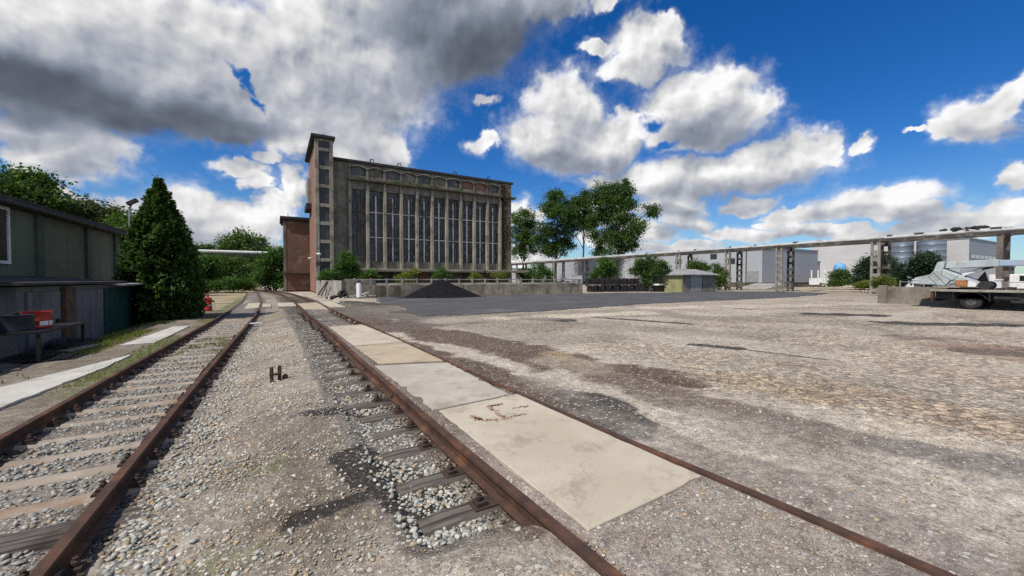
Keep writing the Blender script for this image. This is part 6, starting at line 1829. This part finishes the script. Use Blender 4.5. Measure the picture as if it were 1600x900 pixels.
for k in range(3):
    a, b2 = T7(642, 560 - k * 13), T7(690, 556 - k * 14)
    mb.box(.33, 2.03, min(a[0], b2[0]), max(a[0], b2[0]) + .02, a[1] - .02, a[1] + .02)
mb.build('counterweight_ribs', M['white_paint'], sup)
mb = MB(); mb.prism([T7(780, 478), T7(815, 400), T7(842, 393), T7(878, 393), T7(862, 450)], .72, 1.62, 'X'); mb.build('boom_foot', M['crane_paint'], tc, bevel=.02)
mb = MB(); mb.prism([T7(868, 446), T7(882, 394), T7(1290, 375), T7(1290, 431)], .86, 1.48, 'X'); mb.build('boom', M['crane_paint'], tc, bevel=.02)
yb0, zb0 = T7(1290, 379); yb1, zb1 = T7(1290, 427)
mb = MB(); mb.box(.93, 1.41, yF - 2.5, yb0, zb1, zb0 - .01); mb.build('inner_boom', M['crane_blue'], tc, bevel=.02)
a, b2 = T7(1000, 500), T7(1150, 452); c2 = T7(1240, 434)
mb = MB(); mb.tube([(1.15, a[0], a[1]), (1.15, b2[0], b2[1])], .11, 12); cyl_ = mb.build('lift_cylinder', M['white_paint'], tc, smooth=True)
mb = MB(); mb.tube([(1.15, b2[0], b2[1]), (1.15, c2[0], c2[1])], .055, 10); mb.build('piston_rod', M['steel_dark'], cyl_, smooth=True)
a, b2 = T7(985, 590), T7(1072, 537)
mb = MB(); mb.box(.12, .5, min(a[0], b2[0]), max(a[0], b2[0]), a[1], b2[1]); mb.build('engine_box', mottled('orange_rust_box', (.30, .12, .05), (.42, .20, .10), 6, (.16, .08, .05), 5), tc, bevel=.02)
a, b2 = T7(925, 607), T7(1145, 590)
mb = MB(); mb.lathe([(.75, 1.003), (.75, 1.06), (.7, 1.08)], (1.2, (a[0] + b2[0]) / 2, 0), 24); mb.build('slewing_ring', M['steel_dark'], tc)
a, b2 = T7(905, 585), T7(945, 540)
mb = MB(); mb.bar((.2, a[0], a[1]), (.2, b2[0], b2[1]), .04); mb.bar((.2, b2[0], b2[1]), (.2, T7(985, 535)[0], b2[1] + .02), .04); mb.build('handrail', M['steel_dark'], tc)
mb = MB(); mb.prism([T7(1090, 535), T7(1150, 470), T7(1180, 560), T7(1150, 590)], 1.6, 1.75, 'X'); mb.build('boom_support', M['steel_dark'], tc)
mb = MB()
for a_, b_ in (((800, 476), (905, 578)), ((905, 578), (1000, 500)), ((870, 455), (868, 500)), ((868, 500), (985, 560)), ((760, 505), (830, 572))):
    p0, p1 = T7(*a_), T7(*b_); mb.bar((.345, p0[0], p0[1]), (.345, p1[0], p1[1]), .012)
mb.build('panel_seam', M['steel_dark'], sup)
p0, p1 = T7(1085, 540), T7(1150, 590)
mb = MB(); mb.prism([T7(1075, 545), T7(1125, 553), T7(1143, 572), T7(1136, 590), T7(1072, 590)], .30, .352, 'X'); mb.build('access_door', M['white_paint'], sup)
p0 = T7(1188, 572)
mb = MB(); mb.tube([(.6, p0[0], 1.22), (1.8, p0[0], 1.22)], .17, 16); mb.tube([(.58, p0[0], 1.22), (.62, p0[0], 1.22)], .22, 16); mb.tube([(1.78, p0[0], 1.22), (1.82, p0[0], 1.22)], .22, 16); mb.build('winch', M['steel_dark'], tc, smooth=True)
for k in range(2):
    q0, q1, q2 = T7(930 + k * 20, 520), T7(985 + k * 15, 540), T7(1040 + k * 10, 505)
    mb = MB(); mb.tube([(.70, q0[0], q0[1]), (.66, q1[0], q1[1] - .02), (.8, q2[0], q2[1])], .018, 6); mb.build('hose', M['black'], tc, smooth=True)
mb = MB(); mb.tube([(.30, wy_ - .75, .62), (.30, wy_ - 1.55, .62)], .15, 14); mb.build('air_tank', M['steel_dark'], tc, smooth=True)
for y_ in (wy_ + .62, wy_ - .62):
    mb = MB(); mb.box(.02, .30, y_ - .015, y_ + .015, .42, .86); mb.build('mud_flap', M['rubber'], tc)
mb = MB(); q = T7(1150, 600)
for k in range(7):
    mb.box(.25 + k * .05, .75, q[0] - .5 - k * .35, q[0] - .25 - k * .35, 1.002, 1.05 + .05 * (k % 3))
mb.build('deck_clutter', M['rust_dark'], tc)
mb = MB(); mb.box(.1, 2.3, yF - 1.5, yF + 1.9, .45, 2.0); cb = mb.build('cab', M['crane_paint'], tc, bevel=.06)
mb = MB(); mb.box(.09, .12, yF - 1.0, yF + .9, 1.25, 1.85); mb.build('side_window', M['black'], cb)
# white post and fence bits beyond the crane
q = pX(1560, 450, 38)
mb = MB(); mb.box(-.16, .16, -.13, .13, -.1, 1.45); mb.box(-.2, .2, -.17, .17, 1.452, 1.55)
o = mb.build('gate_post', M['white_paint'], None, loc=(38, q.y, 0), bevel=.01); tag(o, 'white concrete gate post seen just beyond the truck crane boom', 'post')
fe2 = empty('wire_fence', (38, 0, 0), 'thin grey rail fence beside the white gate post beyond the crane', 'fence')
for z_ in (.5, .95, 1.35):
    mb = MB(); mb.tube([(0, 2.5, z_), (0, q.y + 4.5, z_)], .02, 6); mb.build('rail', M['steel_grey'], fe2)
for k in range(8):
    mb = MB(); y_ = 2.5 + k * (q.y + 2) / 7; mb.tube([(0, y_, -.1), (0, y_, 1.45)], .03, 6); mb.build('post', M['steel_grey'], fe2)
q = pX(1593, 436, 76)
vv = empty('parked_van', (76, q.y - 2.2, 0), 'white van parked beyond the truck crane at the far right', 'van')
mb = MB(); mb.prism([(0, .35), (4.6, .35), (4.6, 2.1), (1.5, 2.15), (.75, 1.35), (0, 1.2)], 0, 1.9, 'X'); mb.build('body', M['white_paint'], vv, bevel=.06)
mb = MB(); mb.prism([(.85, 1.3), (1.45, 1.95), (2.2, 1.95), (2.2, 1.3)], -.012, .01, 'X'); mb.build('side_window', M['black'], vv)
for y_ in (.9, 3.7):
    for x_ in (.1, 1.8):
        mb = MB(); mb.tube([(x_ - .11, y_, .34), (x_ + .11, y_, .34)], .34, 18); mb.build('wheel', M['rubber'], vv)

# ================================================================ hydrant and iron bracket between / beside the tracks
q = pz(325, 487, -.2)
hy_ = empty('hydrant', (q.x, q.y, -.22), 'red standpipe hydrant with a white band beside the conifer', 'hydrant')
mb = MB(); mb.lathe([(.19, -.05), (.19, .42), (.165, .46), (.165, .66), (.19, .68), (.17, .74), (.08, .80), (.05, .82), (.05, .95), (.03, .98)], n=18); mb.build('body', M['red_paint'], hy_, smooth=True, angle=40)
mb = MB(); mb.lathe([(.196, .33), (.196, .40)], n=18); mb.build('band', M['white_paint'], hy_)
for s in (-1, 1):
    mb = MB(); mb.tube([(s * .14, 0, .58), (s * .28, 0, .58)], .055, 10); o = mb.build('outlet', M['red_paint'], hy_)
mb = MB(); mb.tube([(.27, 0, .58), (.3, -.02, .3), (.24, -.02, .02)], .012, 6); mb.build('chain', M['white_paint'], hy_)
q = pz(313, 487, -.2)
mb = MB(); mb.prism([(-.28, 0), (.28, 0), (.22, .5), (.1, .62), (-.12, .6), (-.24, .45)], -.12, .12, 'Y')
o = mb.build('concrete_block', M['concrete_pale'], None, loc=(q.x, q.y + .2, -.25), bevel=.03); tag(o, 'grey concrete block right behind the red hydrant', 'block')
q = pz(432, 594, -.19)
br = empty('iron_bracket', (q.x, q.y, -.20), 'rusty iron bracket of two upright slotted plates standing in the grit between the tracks', 'iron bracket', None, .5)
br.scale = (.82, .82, .82)
for s in (-1, 1):
    mb = MB(); x_ = s * .08
    mb.box(x_ - .034, x_ - .0, -.05, .05, -.02, .06); 
    mb.box(x_ - .034, x_ + .0, -.05, -.022, .06, .27); mb.box(x_ - .034, x_ + .0, .022, .05, .06, .27); mb.box(x_ - .034, x_ + .0, -.05, .05, .27, .31); mb.box(x_ - .034, x_, -.022, .022, .15, .18)
    mb.build('slotted_plate', M['rust'], br, bevel=.006)
mb = MB(); mb.tube([(-.08, 0, .14), (.07, 0, .14)], .022, 8); mb.build('pin', M['rust'], br)
mb = MB(); mb.lathe([(.02, .0), (.055, .02), (.06, .07), (.03, .11)], (.17, -.02, 0), 8); mb.build('bolt_end', M['rust'], br)
q = pz(275, 505, -.2)
mb = MB(); mb.box(-.22, .22, -.09, .09, 0, .04)
for i, (u, v, lb) in enumerate([(548 // 1, 507, 'x')][:0]): pass
o = mb.build('white_board', M['white_paint'], None, loc=(pz(399, 506, -.2).x, pz(399, 506, -.2).y, -.2), bevel=.005); tag(o, 'small white board lying in the gravel right of the sandy-sleepered track', 'board')

# ================================================================ clutter in the shade of the garages
qz = -.55
def G(u, v, X=-5.05): return pX(u, v, X)
y0, y1 = G(10, 513).y, G(94, 513).y
tb = empty('work_table', (-5.02, (y0 + y1) / 2, -.42), 'dark low work table standing in front of the garage doors', 'table')
hl = abs(y1 - y0) / 2
mb = MB(); mb.box(-.45, .45, -hl, hl, .81, .86); mb.build('table_top', M['black'], tb)
for sx_ in (-.4, .4):
    for sy_ in (-hl + .05, hl - .05):
        mb = MB(); mb.box(sx_ - .03, sx_ + .03, sy_ - .03, sy_ + .03, 0, .81); mb.build('leg', M['black'], tb)
mb = MB(); mb.box(-.40, .40, -hl + .1, hl - .1, .22, .25); mb.build('lower_shelf', M['black'], tb)
ty = G(58, 511, -5.0).y
dr = empty('steel_drum', (-5.0, ty, .44), 'cut-down red steel drum with white lettering standing on the dark table', 'drum')
mb = MB(); mb.lathe([(.24, 0), (.25, .02), (.24, .05), (.24, .16), (.252, .18), (.24, .20), (.24, .35), (.255, .37), (.23, .37), (.22, .08)], n=28); mb.build('shell', M['red_paint'], dr, smooth=True, angle=40)
mb = MB()
for a0, a1 in ((-1.05, -.45), (-.38, -.12), (-.05, .12)):
    k0 = len(mb.v)
    for z_ in (.06, .16):
        for a in np.linspace(a0, a1, 6):
            mb.v.append((.244 * math.cos(a), .244 * math.sin(a), z_))
    for j in range(5):
        mb.f.append((k0 + j, k0 + j + 1, k0 + j + 7, k0 + j + 6)); mb.m.append(0)
mb.build('label_patch', M['white_paint'], dr)
q = G(25, 505, -5.1)
bx_ = empty('oil_drum', (-5.1, q.y, .44), 'dark blue drum left of the red drum on the table', 'drum')
mb = MB(); mb.lathe([(.27, 0), (.28, .02), (.27, .04), (.27, .32), (.28, .34), (.05, .34)], n=24); mb.build('shell', mottled('navy_paint', (.010, .012, .02), (.018, .02, .03), 3, rough=.5), bx_, smooth=True, angle=40)
mb = MB(); mb.lathe([(.05, .34), (.05, .39), (.03, .40)], n=12); mb.build('cap', M['black'], bx_)
def tyre(u, v, X, tilt, label):
    q = pX(u, v, X)
    prof = []
    n1, n2 = 28, 10
    mb = MB()
    for i in range(n1):
        a = 2 * math.pi * i / n1
        for j in range(n2):
            b2 = 2 * math.pi * j / n2
            r_ = .29 + .105 * math.cos(b2) * (1.0 if math.cos(b2) < 0 else .85)
            mb.v.append((r_ * math.cos(a), r_ * math.sin(a), .10 + .10 * max(-.9, min(.9, 1.3 * math.sin(b2)))))
    for i in range(n1):
        for j in range(n2):
            mb.f.append((i * n2 + j, ((i + 1) % n1) * n2 + j, ((i + 1) % n1) * n2 + (j + 1) % n2, i * n2 + (j + 1) % n2)); mb.m.append(0)
    o = mb.build('tyre', M['rubber'], None, smooth=True, loc=(q.x, q.y, float(ground_z(np.array([q.x]), np.array([q.y]), False)[0]) + .01)); o.rotation_euler = tilt
    tag(o, label, 'tyre', 'old tyres by the garages')
tyre(108, 530, -4.9, (0.0, 0, 0), 'old black tyre lying flat right of the dark table')
tyre(100, 533, -5.2, (.35, .25, 0), 'old black tyre tilted against the dark table end')
tyre(128, 526, -5.0, (.0, .15, 1), 'old tyre lying furthest right in the shade by the garages')
for i, (u, v, X, L_, rz, lb) in enumerate([(20, 545, -5.0, 1.6, .2, 'grey plank lying in the shade nearest the photo edge'), (50, 538, -5.1, 1.9, -.1, 'pale weathered plank lying in front of the dark table'), (10, 556, -4.9, 1.2, .5, 'dark short plank in front of the paler planks'), (125, 548, -4.55, .9, -.25, 'thin board lying half in the sun by the shade edge'), (100, 552, -4.4, .6, .1, 'small pale board at the shade edge')]):
    q = pX(u, v, X); mb = MB(); mb.box(-.11, .11, -L_ / 2, L_ / 2, 0, .05)
    zg = float(ground_z(np.array([q.x]), np.array([q.y]), False)[0])
    o = mb.build('plank', M['wood_old'] if i % 2 == 0 else M['concrete_pale'], None, loc=(q.x, q.y, zg + .02), bevel=.006); o.rotation_euler = (0, 0, rz)
    tag(o, lb, 'plank', 'planks lying by the garages')
# flood light on a pole behind the conifer
yq = 33.0
q = pY(203, 340, yq)
fl = empty('floodlight_pole', (q.x, yq, -.3), 'grey pole with a floodlight head showing behind the conifer top', 'lamp')
zt = q.z + .3
mb = MB(); mb.tube([(0, 0, -.2), (0, 0, zt + .55)], [.09, .06], 10); mb.build('pole', M['steel_grey'], fl)
mb = MB(); mb.bar((-.1, 0, zt + .5), (1.1, 0, zt + .45), .05); mb.build('arm', M['steel_grey'], fl)
mb = MB(); mb.box(-.28, .28, -.2, .2, -.09, .09, Matrix.Translation((.15, -.1, zt + .95)) @ Matrix.Rotation(R(-35), 4, 'Y')); mb.bar((0, 0, zt + .5), (.12, -.05, zt + .9), .05); mb.build('floodlight', M['steel_dark'], fl)
